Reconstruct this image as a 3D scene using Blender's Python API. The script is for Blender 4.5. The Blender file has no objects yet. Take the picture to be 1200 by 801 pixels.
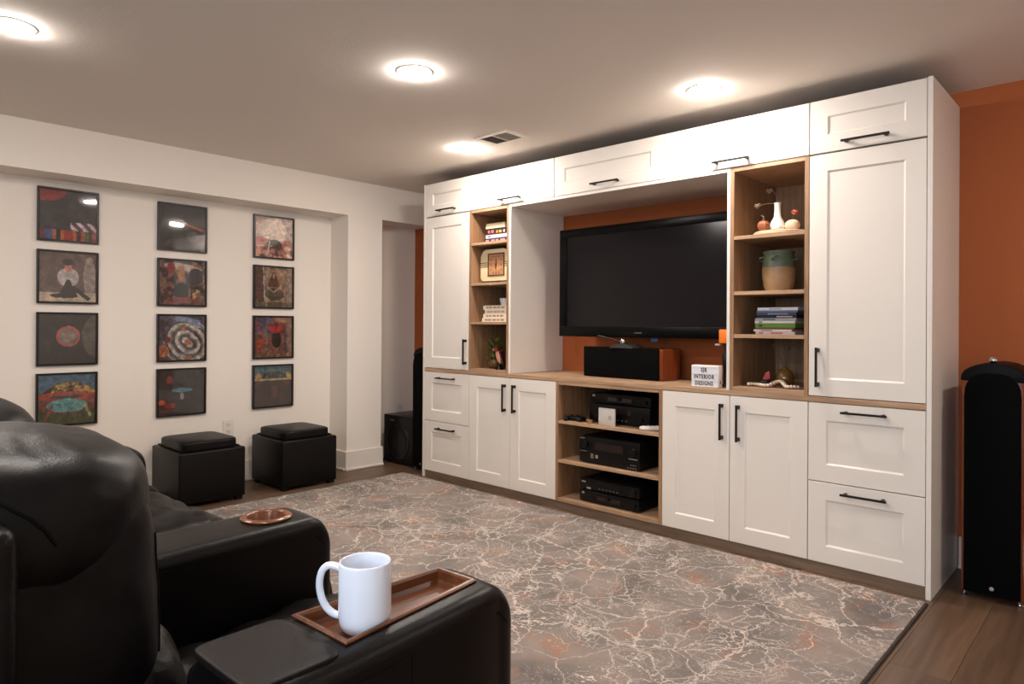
import bpy, bmesh, math, random
import numpy as np
from mathutils import Vector, Matrix, noise
from mathutils.bvhtree import BVHTree
PI = math.pi
S = bpy.context.scene
COL = S.collection
random.seed(7)

# ------------------------------------------------------------------ camera, world, exposure
cam_d = bpy.data.cameras.new('camera')
cam_d.sensor_width = 36.0
cam_d.lens = 36.0 * 789.43 / 1200.0
cam_d.shift_y = -(400.5 - 379.37) / 1200.0
cam_d.clip_start = 0.02
cam = bpy.data.objects.new('camera', cam_d)
COL.objects.link(cam)
Rv = Vector((0.72918, 0.68429038, 0.00657256))
Uv = Vector((-0.00295474, -0.00645611, 0.99997479))
Fv = Vector((-0.68431557, 0.72918104, 0.00268577))
M = Matrix.Identity(4)
for i in range(3):
    M[i][0] = Rv[i]; M[i][1] = Uv[i]; M[i][2] = -Fv[i]
M.translation = Vector((4.01229622, -3.28591453, 1.148))
cam.matrix_world = M
S.camera = cam
S.view_settings.view_transform = 'Standard'
S.view_settings.look = 'None'
S.view_settings.gamma = 1.0
S.view_settings.use_curve_mapping = False
S.view_settings.exposure = 1.27
LAMP = 150.0                       # radiance of the recessed lamps
LAMP_COL = (1.0, 0.905, 0.835)
WINDOW_W = 23.0                   # daylight through the window behind the camera

w = bpy.data.worlds.new('world'); S.world = w; w.use_nodes = True
w.node_tree.nodes['Background'].inputs[0].default_value = (0.62, 0.78, 1.0, 1)
w.node_tree.nodes['Background'].inputs[1].default_value = 0.6

al = bpy.data.lights.new('daylight', 'AREA'); al.shape = 'RECTANGLE'; al.size = 1.3; al.size_y = 0.9
al.energy = WINDOW_W; al.color = (0.62, 0.80, 1.0)
alo = bpy.data.objects.new('daylight', al); COL.objects.link(alo)
alo.location = (4.1, -5.62, 1.55); alo.rotation_euler = (PI/2, 0, 0)

# ------------------------------------------------------------------ colour and materials
def lin(c):
    return tuple((v/255/12.92 if v/255 <= 0.04045 else ((v/255+0.055)/1.055)**2.4) for v in c)
MATS = {}
def mat(name, rgb, rough=0.5, metal=0.0, spec=0.5, bump=None, emit=None, coat=0.0, srgb=True):
    if name in MATS: return MATS[name]
    m = bpy.data.materials.new(name); m.use_nodes = True
    nt = m.node_tree; b = nt.nodes['Principled BSDF']
    c = lin(rgb) if srgb else rgb
    b.inputs['Base Color'].default_value = (*c, 1)
    b.inputs['Roughness'].default_value = rough
    b.inputs['Metallic'].default_value = metal
    b.inputs['Specular IOR Level'].default_value = spec
    b.inputs['Coat Weight'].default_value = coat
    if emit:
        b.inputs['Emission Color'].default_value = (*emit[0], 1)
        b.inputs['Emission Strength'].default_value = emit[1]
    if bump:
        sc_, st = bump
        tc = nt.nodes.new('ShaderNodeTexCoord'); n = nt.nodes.new('ShaderNodeTexNoise')
        n.inputs['Scale'].default_value = sc_; n.inputs['Detail'].default_value = 4
        bp = nt.nodes.new('ShaderNodeBump'); bp.inputs['Strength'].default_value = st; bp.inputs['Distance'].default_value = 0.002
        nt.links.new(tc.outputs['Object'], n.inputs['Vector'])
        nt.links.new(n.outputs['Fac'], bp.inputs['Height']); nt.links.new(bp.outputs['Normal'], b.inputs['Normal'])
    MATS[name] = m
    return m

def nodes(m): return m.node_tree.nodes, m.node_tree.links
def ramp(nt, stops, inter='LINEAR'):
    r = nt.new('ShaderNodeValToRGB'); r.color_ramp.interpolation = inter
    e = r.color_ramp.elements
    while len(e) < len(stops): e.new(0.5)
    for k, (p, c) in enumerate(stops):
        e[k].position = p; e[k].color = (*c, 1) if len(c) == 3 else c
    return r
def mixc(nt, ln, fac, a, b, mode='MIX'):
    x = nt.new('ShaderNodeMix'); x.data_type = 'RGBA'; x.blend_type = mode
    if isinstance(fac, (int, float)): x.inputs[0].default_value = fac
    else: ln.new(fac, x.inputs[0])
    for v, s in ((a, x.inputs[6]), (b, x.inputs[7])):
        if isinstance(v, tuple): s.default_value = (*v, 1)
        else: ln.new(v, s)
    return x.outputs[2]
def mathn(nt, ln, op, a, b=None, clamp=False):
    x = nt.new('ShaderNodeMath'); x.operation = op; x.use_clamp = clamp
    for k, v in enumerate((a, b)):
        if v is None: continue
        if isinstance(v, (int, float)): x.inputs[k].default_value = v
        else: ln.new(v, x.inputs[k])
    return x.outputs[0]

def wood(name, dark, light, axis='X', rough=0.5, scale=1.0, contrast=1.0):
    m = mat(name, dark, rough); nt, ln = nodes(m); b = nt['Principled BSDF']
    tc = nt.new('ShaderNodeTexCoord'); mp = nt.new('ShaderNodeMapping')
    s = {'X': (1.2, 22, 22), 'Y': (22, 1.2, 22), 'Z': (22, 22, 1.2)}[axis]
    mp.inputs['Scale'].default_value = tuple(v*scale for v in s)
    ln.new(tc.outputs['Object'], mp.inputs['Vector'])
    n1 = nt.new('ShaderNodeTexNoise'); n1.inputs['Scale'].default_value = 1.0; n1.inputs['Detail'].default_value = 6; n1.inputs['Roughness'].default_value = 0.65
    n1.inputs['Distortion'].default_value = 0.6
    ln.new(mp.outputs[0], n1.inputs['Vector'])
    n2 = nt.new('ShaderNodeTexNoise'); n2.inputs['Scale'].default_value = 4.5; n2.inputs['Detail'].default_value = 3
    ln.new(mp.outputs[0], n2.inputs['Vector'])
    r = ramp(nt, [(0.5-0.2/contrast, lin(dark)), (0.5+0.18/contrast, lin(light))]); ln.new(n1.outputs['Fac'], r.inputs[0])
    r2 = ramp(nt, [(0.35, (0.72, 0.70, 0.68)), (0.6, (1, 1, 1))]); ln.new(n2.outputs['Fac'], r2.inputs[0])
    c = mixc(nt, ln, 0.8, r.outputs[0], r2.outputs[0], 'MULTIPLY')
    ln.new(c, b.inputs['Base Color'])
    bp = nt.new('ShaderNodeBump'); bp.inputs['Strength'].default_value = 0.15; bp.inputs['Distance'].default_value = 0.001
    ln.new(n2.outputs['Fac'], bp.inputs['Height']); ln.new(bp.outputs['Normal'], b.inputs['Normal'])
    return m

WHITE = mat('cabinet_white', (232, 224, 214), 0.38)
CARCASS = mat('cabinet_inner', (120, 112, 104), 0.6)
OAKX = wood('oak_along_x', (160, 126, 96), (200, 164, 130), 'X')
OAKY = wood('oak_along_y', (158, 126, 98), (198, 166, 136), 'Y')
OAKZ = wood('oak_upright_shaded', (134, 98, 68), (176, 138, 102), 'Z')  # darker than the shelf oak: interior shade put into the colour
PLINTH = wood('oak_plinth', (112, 92, 76), (142, 118, 98), 'X')
PAINT = mat('wall_paint', (238, 229, 218), 0.85, bump=(220, 0.12))
CEIL = mat('ceiling_paint', (236, 228, 219), 0.9, bump=(60, 0.35))
ORANGE = mat('orange_paint', (162, 83, 35), 0.75, bump=(220, 0.1))
TRIM = mat('trim_white', (232, 224, 214), 0.45)
BLACKM = mat('black_metal', (16, 13, 12), 0.45, spec=0.3)
BLACKP = mat('black_plastic', (10, 10, 10), 0.4, spec=0.3)
BLACKG = mat('black_gloss', (7, 7, 8), 0.3, spec=0.3)
GRILLE = mat('grille_cloth', (7, 7, 7), 0.9, spec=0.08, bump=(900, 0.4))
CHROME = mat('chrome', (215, 215, 218), 0.12, metal=1.0)
CHERRY = wood('cherry_veneer', (112, 50, 22), (150, 72, 34), 'Z', 0.28)
CERAMIC = mat('white_ceramic', (232, 238, 250), 0.12, spec=0.6)  # mug white with the blue of daylight mixed into the base colour
WPLAST = mat('white_plastic', (236, 232, 226), 0.4)
FRAMEB = mat('frame_black', (14, 12, 11), 0.3)

# leather
def leather(name, rgb, rough=0.36, wr=0.5):
    m = mat(name, rgb, rough, spec=0.2); nt, ln = nodes(m); b = nt['Principled BSDF']
    tc = nt.new('ShaderNodeTexCoord')
    n1 = nt.new('ShaderNodeTexNoise'); n1.inputs['Scale'].default_value = 13; n1.inputs['Detail'].default_value = 6; n1.inputs['Distortion'].default_value = 1.0
    v = nt.new('ShaderNodeTexVoronoi'); v.inputs['Scale'].default_value = 420
    ln.new(tc.outputs['Object'], n1.inputs['Vector']); ln.new(tc.outputs['Object'], v.inputs['Vector'])
    b1 = nt.new('ShaderNodeBump'); b1.inputs['Strength'].default_value = wr; b1.inputs['Distance'].default_value = 0.008
    b2 = nt.new('ShaderNodeBump'); b2.inputs['Strength'].default_value = 0.18; b2.inputs['Distance'].default_value = 0.001
    ln.new(n1.outputs['Fac'], b1.inputs['Height']); ln.new(v.outputs['Distance'], b2.inputs['Height'])
    ln.new(b1.outputs[0], b2.inputs['Normal']); ln.new(b2.outputs[0], b.inputs['Normal'])
    return m
LEATHER = leather('black_leather', (10, 8, 8), 0.38, 0.16)
LEATHERP = leather('pad_leather', (22, 17, 16), 0.5, 0.06)
OTTO = leather('ottoman_leather', (12, 9, 8), 0.4, 0.04)
SEAM = mat('seam_dark', (8, 7, 7), 0.7, spec=0.1)
TRAYW = wood('tray_walnut', (74, 40, 22), (124, 74, 44), 'Y', 0.3)
RINGW = wood('ring_wood', (98, 56, 32), (138, 84, 50), 'Y', 0.25)

def make_rug():
    m = mat('rug_pile', (130, 115, 104), 0.95, spec=0.1); nt, ln = nodes(m); b = nt['Principled BSDF']
    tc = nt.new('ShaderNodeTexCoord')
    wn = nt.new('ShaderNodeTexNoise'); wn.inputs['Scale'].default_value = 2.6; wn.inputs['Detail'].default_value = 5; wn.inputs['Roughness'].default_value = 0.6
    ln.new(tc.outputs['Object'], wn.inputs['Vector'])
    sub = nt.new('ShaderNodeVectorMath'); sub.operation = 'SUBTRACT'; sub.inputs[1].default_value = (0.5, 0.5, 0.5)
    ln.new(wn.outputs['Color'], sub.inputs[0])
    sc = nt.new('ShaderNodeVectorMath'); sc.operation = 'SCALE'; sc.inputs['Scale'].default_value = 0.34; ln.new(sub.outputs[0], sc.inputs[0])
    ad = nt.new('ShaderNodeVectorMath'); ad.operation = 'ADD'; ln.new(tc.outputs['Object'], ad.inputs[0]); ln.new(sc.outputs[0], ad.inputs[1])
    fj = nt.new('ShaderNodeTexNoise'); fj.inputs['Scale'].default_value = 45; fj.inputs['Detail'].default_value = 2
    ln.new(tc.outputs['Object'], fj.inputs['Vector'])
    fs = nt.new('ShaderNodeVectorMath'); fs.operation = 'SCALE'; fs.inputs['Scale'].default_value = 0.012; ln.new(fj.outputs['Color'], fs.inputs[0])
    ad2 = nt.new('ShaderNodeVectorMath'); ad2.operation = 'ADD'; ln.new(ad.outputs[0], ad2.inputs[0]); ln.new(fs.outputs[0], ad2.inputs[1])
    total = None
    for scale, width, mscale, lo, hi, off in ((2.3, 0.013, 1.3, 0.34, 0.46, 0), (3.9, 0.016, 2.2, 0.38, 0.50, 3.1), (7, 0.022, 2.0, 0.44, 0.56, 5.9), (14, 0.045, 1.9, 0.50, 0.62, 7.7), (27, 0.08, 2.7, 0.54, 0.68, 12.3)):
        mp = nt.new('ShaderNodeMapping'); mp.inputs['Location'].default_value = (off, off*1.7, 0); ln.new(ad2.outputs[0], mp.inputs['Vector'])
        v = nt.new('ShaderNodeTexVoronoi'); v.feature = 'DISTANCE_TO_EDGE'; v.inputs['Scale'].default_value = scale; ln.new(mp.outputs[0], v.inputs['Vector'])
        line = ramp(nt, [(0.0, (1, 1, 1)), (width, (0, 0, 0))]); ln.new(v.outputs['Distance'], line.inputs[0])
        mn = nt.new('ShaderNodeTexNoise'); mn.inputs['Scale'].default_value = mscale; mn.inputs['Detail'].default_value = 4; ln.new(mp.outputs[0], mn.inputs['Vector'])
        mk = ramp(nt, [(lo, (0, 0, 0)), (hi, (1, 1, 1))]); ln.new(mn.outputs['Fac'], mk.inputs[0])
        t = mathn(nt, ln, 'MULTIPLY', line.outputs[0], mk.outputs[0])
        total = t if total is None else mathn(nt, ln, 'MAXIMUM', total, t)
    # broken, woven look of the veins
    wv = nt.new('ShaderNodeTexNoise'); wv.inputs['Scale'].default_value = 170; wv.inputs['Detail'].default_value = 1; ln.new(tc.outputs['Object'], wv.inputs['Vector'])
    wr = ramp(nt, [(0.36, (0.3, 0.3, 0.3)), (0.55, (1, 1, 1))]); ln.new(wv.outputs['Fac'], wr.inputs[0])
    total = mathn(nt, ln, 'MULTIPLY', total, wr.outputs[0])
    # flecks
    fl = nt.new('ShaderNodeTexNoise'); fl.inputs['Scale'].default_value = 75; fl.inputs['Detail'].default_value = 3; ln.new(ad.outputs[0], fl.inputs['Vector'])
    fr = ramp(nt, [(0.60, (0, 0, 0)), (0.68, (1, 1, 1))]); ln.new(fl.outputs['Fac'], fr.inputs[0])
    fm = nt.new('ShaderNodeTexNoise'); fm.inputs['Scale'].default_value = 2.4; fm.inputs['Detail'].default_value = 3; ln.new(tc.outputs['Object'], fm.inputs['Vector'])
    fmr = ramp(nt, [(0.42, (0, 0, 0)), (0.62, (0.85, 0.85, 0.85))]); ln.new(fm.outputs['Fac'], fmr.inputs[0])
    total = mathn(nt, ln, 'MAXIMUM', total, mathn(nt, ln, 'MULTIPLY', fr.outputs[0], fmr.outputs[0]))
    # ground colour
    gn = nt.new('ShaderNodeTexNoise'); gn.inputs['Scale'].default_value = 3.4; gn.inputs['Detail'].default_value = 6; ln.new(ad.outputs[0], gn.inputs['Vector'])
    gr = ramp(nt, [(0.33, lin((112, 105, 101))), (0.52, lin((138, 129, 123))), (0.68, lin((154, 140, 130)))]); ln.new(gn.outputs['Fac'], gr.inputs[0])
    rn = nt.new('ShaderNodeTexNoise'); rn.inputs['Scale'].default_value = 5.0; rn.inputs['Detail'].default_value = 6; rn.inputs['Roughness'].default_value = 0.7
    mp = nt.new('ShaderNodeMapping'); mp.inputs['Location'].default_value = (4.2, 1.1, 0); ln.new(ad.outputs[0], mp.inputs['Vector']); ln.new(mp.outputs[0], rn.inputs['Vector'])
    rr = ramp(nt, [(0.55, (0, 0, 0)), (0.68, (0.55, 0.55, 0.55))]); ln.new(rn.outputs['Fac'], rr.inputs[0])
    c = mixc(nt, ln, rr.outputs[0], gr.outputs[0], lin((176, 112, 76)))
    c = mixc(nt, ln, total, c, lin((228, 214, 200)))
    ln.new(c, b.inputs['Base Color'])
    bp = nt.new('ShaderNodeBump'); bp.inputs['Strength'].default_value = 0.5; bp.inputs['Distance'].default_value = 0.003
    hh = mathn(nt, ln, 'ADD', wv.outputs['Fac'], total)
    ln.new(hh, bp.inputs['Height']); ln.new(bp.outputs['Normal'], b.inputs['Normal'])
    return m
RUG = make_rug()
RUGEDGE = mat('rug_binding', (52, 44, 40), 0.9)

def plank_mats():
    out = []
    for k, (d, l) in enumerate((((82, 62, 46), (118, 92, 70)), ((74, 56, 42), (108, 84, 64)), ((90, 68, 50), (126, 98, 74)), ((78, 60, 46), (114, 90, 70)))):
        m = wood('floor_plank_%s' % 'abcd'[k], d, l, 'Y', 0.42, 0.55, 0.9)
        out.append(m)
    return out
PLANKM = plank_mats()

# ------------------------------------------------------------------ mesh helpers
WM = {}
def newbm(): return bmesh.new()
def box(bm, x0, x1, y0, y1, z0, z1, bev=0.0, seg=2, taper=None):
    vs = [bm.verts.new((x, y, z)) for z in (z0, z1) for y in (y0, y1) for x in (x0, x1)]
    fs = [(0, 2, 3, 1), (4, 5, 7, 6), (0, 1, 5, 4), (2, 6, 7, 3), (0, 4, 6, 2), (1, 3, 7, 5)]
    faces = [bm.faces.new([vs[i] for i in f]) for f in fs]
    if bev > 0:
        es = list({e for f in faces for e in f.edges})
        bmesh.ops.bevel(bm, geom=es, offset=bev, segments=seg, affect='EDGES', profile=0.5, clamp_overlap=True)
    return bm
def cyl(bm, c, r, h, axis='Z', seg=24, r2=None, bev=0):
    """a cylinder standing on c along the axis"""
    r2 = r if r2 is None else r2
    prof = [(0, 0), (r, 0), (r2, h), (0, h)]
    if bev: prof = [(0, 0), (r-bev, 0), (r, bev), (r2, h-bev), (r2-bev, h), (0, h)]
    lathe(bm, prof, c, seg, axis)
def lathe(bm, prof, c=(0, 0, 0), seg=28, axis='Z', close=False):
    rings = []
    for r, z in prof:
        if r < 1e-6:
            p = (0, 0, z); pts = [p]
        else:
            pts = [(r*math.cos(2*PI*k/seg), r*math.sin(2*PI*k/seg), z) for k in range(seg)]
        out = []
        for p in pts:
            if axis == 'Z': q = p
            elif axis == 'Y': q = (p[0], p[2], -p[1])
            else: q = (p[2], p[0], p[1])
            out.append(bm.verts.new((q[0]+c[0], q[1]+c[1], q[2]+c[2])))
        rings.append(out)
    if close: rings.append(rings[0])
    for a, b in zip(rings, rings[1:]):
        for k in range(seg):
            k2 = (k+1) % seg
            if len(a) == 1 and len(b) == 1: break
            if len(a) == 1: f = [a[0], b[k2], b[k]]
            elif len(b) == 1: f = [a[k], a[k2], b[0]]
            else: f = [a[k], a[k2], b[k2], b[k]]
            try: bm.faces.new(f)
            except ValueError: pass
def tube(bm, pts, r, seg=8, closed=False, flat=1.0):
    pts = [Vector(p) for p in pts]; n = len(pts); rings = []
    prev_a = None
    for i, p in enumerate(pts):
        if closed: t = pts[(i+1) % n]-pts[i-1]
        else: t = pts[min(i+1, n-1)]-pts[max(i-1, 0)]
        t.normalize()
        if prev_a is None:
            u = Vector((0, 0, 1)) if abs(t.z) < 0.9 else Vector((1, 0, 0))
            a = t.cross(u).normalized()
        else: a = (prev_a-t*prev_a.dot(t)).normalized()
        prev_a = a; b = t.cross(a).normalized()
        rr = r[i] if isinstance(r, (list, tuple)) else r
        rings.append([bm.verts.new(p+a*rr*math.cos(2*PI*k/seg)*flat+b*rr*math.sin(2*PI*k/seg)) for k in range(seg)])
    pairs = list(zip(rings, rings[1:]))
    if closed: pairs.append((rings[-1], rings[0]))
    for a, b in pairs:
        for k in range(seg):
            bm.faces.new((a[k], a[(k+1) % seg], b[(k+1) % seg], b[k]))
    if not closed:
        bm.faces.new(rings[0][::-1]); bm.faces.new(rings[-1])
def cushion(bm, c, h, p=5.0, n=14, rot=0.0, wr=0.0, seed=0.0, tilt=0.0, flatten=None):
    """puffy block: superellipsoid with centre c, half sizes h, tilted about X"""
    made = {}
    R = Matrix.Rotation(tilt, 3, 'X') @ Matrix.Rotation(rot, 3, 'Z')
    def vert(u):
        k = tuple(round(v, 5) for v in u)
        if k in made: return made[k]
        q = [abs(v) for v in u]
        r = sum(v**p for v in q)**(1/p)
        d = Vector((u[0]/r*h[0], u[1]/r*h[1], u[2]/r*h[2]))
        if wr:
            nrm = Vector((u[0]/h[0], u[1]/h[1], u[2]/h[2])).normalized()
            s = Vector((d.x*5+seed, d.y*9, d.z*7))
            d += nrm*wr*(noise.noise(s)+0.5*noise.noise(s*2.3)-0.3*abs(noise.noise(s*4.1)))
        v = bm.verts.new(R @ d+Vector(c)); made[k] = v
        return v
    def g(k): return -math.cos(PI*k/n)*0.5*0 + (-1+2*k/n)
    for ax in range(3):
        for sgn in (-1, 1):
            for i in range(n):
                for j in range(n):
                    quad = []
                    for a, b in ((i, j), (i+1, j), (i+1, j+1), (i, j+1)):
                        u = [0, 0, 0]; u[ax] = sgn; u[(ax+1) % 3] = g(a); u[(ax+2) % 3] = g(b)
                        quad.append(vert(tuple(u)))
                    if sgn < 0: quad.reverse()
                    bm.faces.new(quad)
def prism(bm, pts, y0, y1, axis='Y', bev=0, seg=2):
    """polygon pts in the plane across axis, extruded from y0 to y1"""
    def P(a, b, t):
        return {'Y': (a, t, b), 'X': (t, a, b), 'Z': (a, b, t)}[axis]
    A = [bm.verts.new(P(a, b, y0)) for a, b in pts]; B = [bm.verts.new(P(a, b, y1)) for a, b in pts]
    fs = [bm.faces.new(A), bm.faces.new(B[::-1])]
    n = len(pts)
    for k in range(n): fs.append(bm.faces.new((A[k], B[k], B[(k+1) % n], A[(k+1) % n])))
    if bev:
        es = [e for f in fs[:2] for e in f.edges]
        bmesh.ops.bevel(bm, geom=es, offset=bev, segments=seg, affect='EDGES', profile=0.5, clamp_overlap=True)
def obj(name, bm, m, parent=None, smooth=None, label=None):
    """link a bmesh built in world coordinates as one mesh object"""
    bmesh.ops.recalc_face_normals(bm, faces=bm.faces)
    if parent is not None:
        W = WM[parent]
        bm.transform(W.inverted())
        loc = Vector((0, 0, 0))
        me = bpy.data.meshes.new(name)
        bm.to_mesh(me); bm.free()
        o = bpy.data.objects.new(name, me); COL.objects.link(o); o.parent = parent
        WM[o] = W.copy()
    else:
        xs = [v.co for v in bm.verts]
        lo = Vector([min(c[i] for c in xs) for i in range(3)]); hi = Vector([max(c[i] for c in xs) for i in range(3)])
        loc = Vector(((lo.x+hi.x)/2, (lo.y+hi.y)/2, lo.z))
        bm.transform(Matrix.Translation(-loc))
        me = bpy.data.meshes.new(name)
        bm.to_mesh(me); bm.free()
        o = bpy.data.objects.new(name, me); COL.objects.link(o); o.location = loc
        WM[o] = Matrix.Translation(loc)
    me.materials.append(m)
    if smooth is not None:
        me.polygons.foreach_set('use_smooth', [True]*len(me.polygons))
        if smooth < 180:
            try: me.set_sharp_from_angle(angle=math.radians(smooth))
            except Exception: pass
    if label: o['label'] = label
    return o
def thing(name, label, cat, loc=(0, 0, 0), rotz=0.0, group=None):
    o = bpy.data.objects.new(name, None); COL.objects.link(o); o.empty_display_size = 0.05
    o.location = loc; o.rotation_euler = (0, 0, rotz)
    WM[o] = Matrix.Translation(loc) @ Matrix.Rotation(rotz, 4, 'Z')
    tag(o, label, cat, group); return o
def tag(o, label, cat, group=None):
    o['label'] = label; o['category'] = cat
    if group: o['group'] = group
    return o
def struct(name, bm, m, parent=None, smooth=None):
    o = obj(name, bm, m, parent, smooth)
    o['kind'] = 'structure'
    return o
def B(*a, **k):
    bm = newbm(); box(bm, *a, **k); return bm
def local(bm, T):
    """move a bmesh built about the thing's own origin into the world"""
    bm.transform(T); return bm
def text_bm(s, size, depth, T, spacing=1.0, align='CENTER'):
    cu = bpy.data.curves.new('t', 'FONT'); cu.body = s; cu.size = size; cu.extrude = depth; cu.align_x = align; cu.space_character = spacing; cu.offset = 0.0011
    cu.resolution_u = 2
    o = bpy.data.objects.new('t', cu); COL.objects.link(o)
    dg = bpy.context.evaluated_depsgraph_get()
    me = bpy.data.meshes.new_from_object(o.evaluated_get(dg))
    bm = newbm(); bm.from_mesh(me); bm.transform(T)
    bpy.data.objects.remove(o); bpy.data.curves.remove(cu); bpy.data.meshes.remove(me)
    return bm

# ------------------------------------------------------------------ the room
CZ = 2.29; WY = 0.562; LX = -0.81; RX = 5.7; BY = -5.5; BZ = 2.012; FX = -0.564
fl = struct('floor', B(LX-0.15, RX+0.15, BY-0.15, WY+0.15, -0.12, -0.006), mat('subfloor', (40, 32, 26), 0.8))
pw, pl = 0.182, 1.24
meshes = {}
k = 0
x = LX
ci = 0
while x < RX-0.01:
    x1 = min(x+pw, RX)
    y = BY-(0.37*(ci*7 % 5)/5*2.2)
    while y < WY-0.01:
        ya, yb = max(y, BY), min(y+pl, WY)
        if yb-ya > 0.05:
            g = 0.0005
            mi = random.randrange(4)
            key = (round(x1-x, 3), round(yb-ya, 3), mi)
            if key not in meshes:
                bm = newbm(); box(bm, -(x1-x)/2+g, (x1-x)/2-g, -(yb-ya)/2+g, (yb-ya)/2-g, -0.006, 0.0, bev=0.0008, seg=1)
                me = bpy.data.meshes.new('plank'); bm.to_mesh(me); bm.free(); me.materials.append(PLANKM[mi]); meshes[key] = me
            o = bpy.data.objects.new('plank', meshes[key]); COL.objects.link(o); o.parent = fl
            Wl = Vector(((x+x1)/2, (ya+yb)/2, 0))
            o.location = Wl-WM[fl].translation
            if (k % 2): o.rotation_euler = (0, 0, PI)
            k += 1
        y += pl
    x = x1; ci += 1

struct('ceiling', B(LX-0.15, RX+0.15, BY-0.15, WY+0.15, CZ, CZ+0.1), CEIL)
struct('wall_front', B(LX-0.15, RX+0.15, WY, WY+0.15, 0, CZ), ORANGE)
struct('wall_left', B(LX-0.15, LX, BY, WY, 0, CZ), PAINT)
struct('wall_right', B(RX, RX+0.15, BY, WY, 0, CZ), PAINT)
bm = newbm()
box(bm, LX-0.15, 3.4, BY-0.15, BY, 0, CZ); box(bm, 4.8, RX+0.15, BY-0.15, BY, 0, CZ)
box(bm, 3.4, 4.8, BY-0.15, BY, 0, 1.05); box(bm, 3.4, 4.8, BY-0.15, BY, 2.05, CZ)
struct('wall_back', bm, PAINT)
bm = newbm(); box(bm, 3.4, 4.8, BY-0.1, BY-0.04, 1.05, 1.10); box(bm, 3.4, 4.8, BY-0.1, BY-0.04, 2.0, 2.05)
box(bm, 3.4, 3.45, BY-0.1, BY-0.04, 1.10, 2.0); box(bm, 4.75, 4.8, BY-0.1, BY-0.04, 1.10, 2.0); box(bm, 4.08, 4.12, BY-0.1, BY-0.04, 1.10, 2.0)
struct('window_1', bm, TRIM)
# soffit and pier that stand in front of the left wall
bm = newbm(); box(bm, LX, FX, BY, WY, BZ, CZ)
struct('trim_1', bm, PAINT)
bm = newbm(); box(bm, LX, FX, -0.304, 0.022, 0, BZ)
struct('trim_2', bm, PAINT)
def baseboard(name, pts_boxes):
    bm = newbm()
    for (x0, x1, y0, y1, nx, ny) in pts_boxes:
        box(bm, x0, x1, y0, y1, 0.0, 0.15, bev=0.003, seg=1)
        if nx: box(bm, x1 if nx > 0 else x0-0.012, x1+0.012 if nx > 0 else x0, y0-(0.012 if ny else 0), y1, 0, 0.018, bev=0.004, seg=2)
        else: box(bm, x0, x1, y1 if ny > 0 else y0-0.012, y1+0.012 if ny > 0 else y0, 0, 0.018, bev=0.004, seg=2)
    struct(name, bm, TRIM)
baseboard('baseboard_left', [(LX, LX+0.015, BY, -0.32, 1, 0), (LX, LX+0.015, 0.04, WY, 1, 0)])
baseboard('baseboard_pier', [(FX, FX+0.015, -0.319, 0.037, 1, 0), (LX, FX, -0.319, -0.304, 0, -1), (LX, FX, 0.022, 0.037, 0, 1)])
baseboard('baseboard_front', [(LX+0.015, -0.005, WY-0.015, WY, 0, -1), (3.365, RX, WY-0.015, WY, 0, -1)])
baseboard('baseboard_right', [(RX-0.015, RX, BY, WY-0.02, -1, 0)])

# recessed lights
LENS = mat('lamp_lens', (255, 255, 255), 0.5, emit=(LAMP_COL, LAMP))
DIM = mat('lamp_lens_dim', (255, 255, 255), 0.5, emit=(LAMP_COL, LAMP*0.9))
def ceiling_lamp(x, y, label, lens=None):
    t = thing('recessed_light', label, 'ceiling light', (x, y, CZ-0.012), 0, 'recessed ceiling lights')
    bm = newbm(); lathe(bm, [(0.066, CZ-0.003), (0.070, CZ-0.004), (0.083, CZ-0.002), (0.085, CZ-0.0004), (0.066, CZ-0.0004)], (x, y, 0), 40, close=True)
    obj('trim_ring', bm, TRIM, t, smooth=50)
    bm = newbm(); lathe(bm, [(0.0, CZ-0.018), (0.04, CZ-0.0165), (0.056, CZ-0.013), (0.065, CZ-0.006), (0.065, CZ-0.001), (0, CZ-0.001)], (x, y, 0), 40)
    obj('lens', bm, lens or LENS, t, smooth=60)
for x, y, lb in ((0.832, -2.72, 'round recessed light at the far left end of the ceiling'),
                 (1.611, -1.379, 'round recessed light in the open middle of the ceiling'),
                 (0.819, -0.321, 'small round recessed light beside the ceiling vent'),
                 (2.464, -0.297, 'round recessed light above the cabinet right of the television'),
                 (4.65, -0.42, 'round recessed light right of the photo near the orange wall'),
                 (2.46, -4.9, 'added unseen round recessed light behind the recliner row'),  # added out of view to lift the bounce on the ceiling
                 (2.46, -2.72, 'assumed unseen round recessed light above the recliner seats'),  # assumed by continuing the lamp grid out of view
                 (4.10, -4.3, 'added unseen round recessed light behind the camera')):  # added out of view for more ambient light
    ceiling_lamp(x, y, lb, DIM if x > 4.5 else None)

# ceiling vent
t = thing('ceiling_vent', 'white rectangular louvred vent in the ceiling above the cabinets', 'vent', (1.167, -0.36, CZ-0.008))
bm = newbm(); vx0, vx1, vy0, vy1 = 1.03, 1.305, -0.462, -0.262
zc = CZ-0.0005
box(bm, vx0, vx1, vy0, vy0+0.028, CZ-0.009, zc, bev=0.002); box(bm, vx0, vx1, vy1-0.028, vy1, CZ-0.009, zc, bev=0.002)
box(bm, vx0, vx0+0.028, vy0+0.028, vy1-0.028, CZ-0.009, zc); box(bm, vx1-0.028, vx1, vy0+0.028, vy1-0.028, CZ-0.009, zc)
box(bm, 1.162, 1.172, vy0+0.028, vy1-0.028, CZ-0.009, zc)
obj('vent_frame', bm, TRIM, t)
obj('backing', B(vx0+0.02, vx1-0.02, vy0+0.02, vy1-0.02, CZ-0.0018, CZ-0.0006), mat('duct_dark', (40, 34, 30), 0.8), t)
sl = mat('louvre', (150, 142, 132), 0.5)
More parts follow.
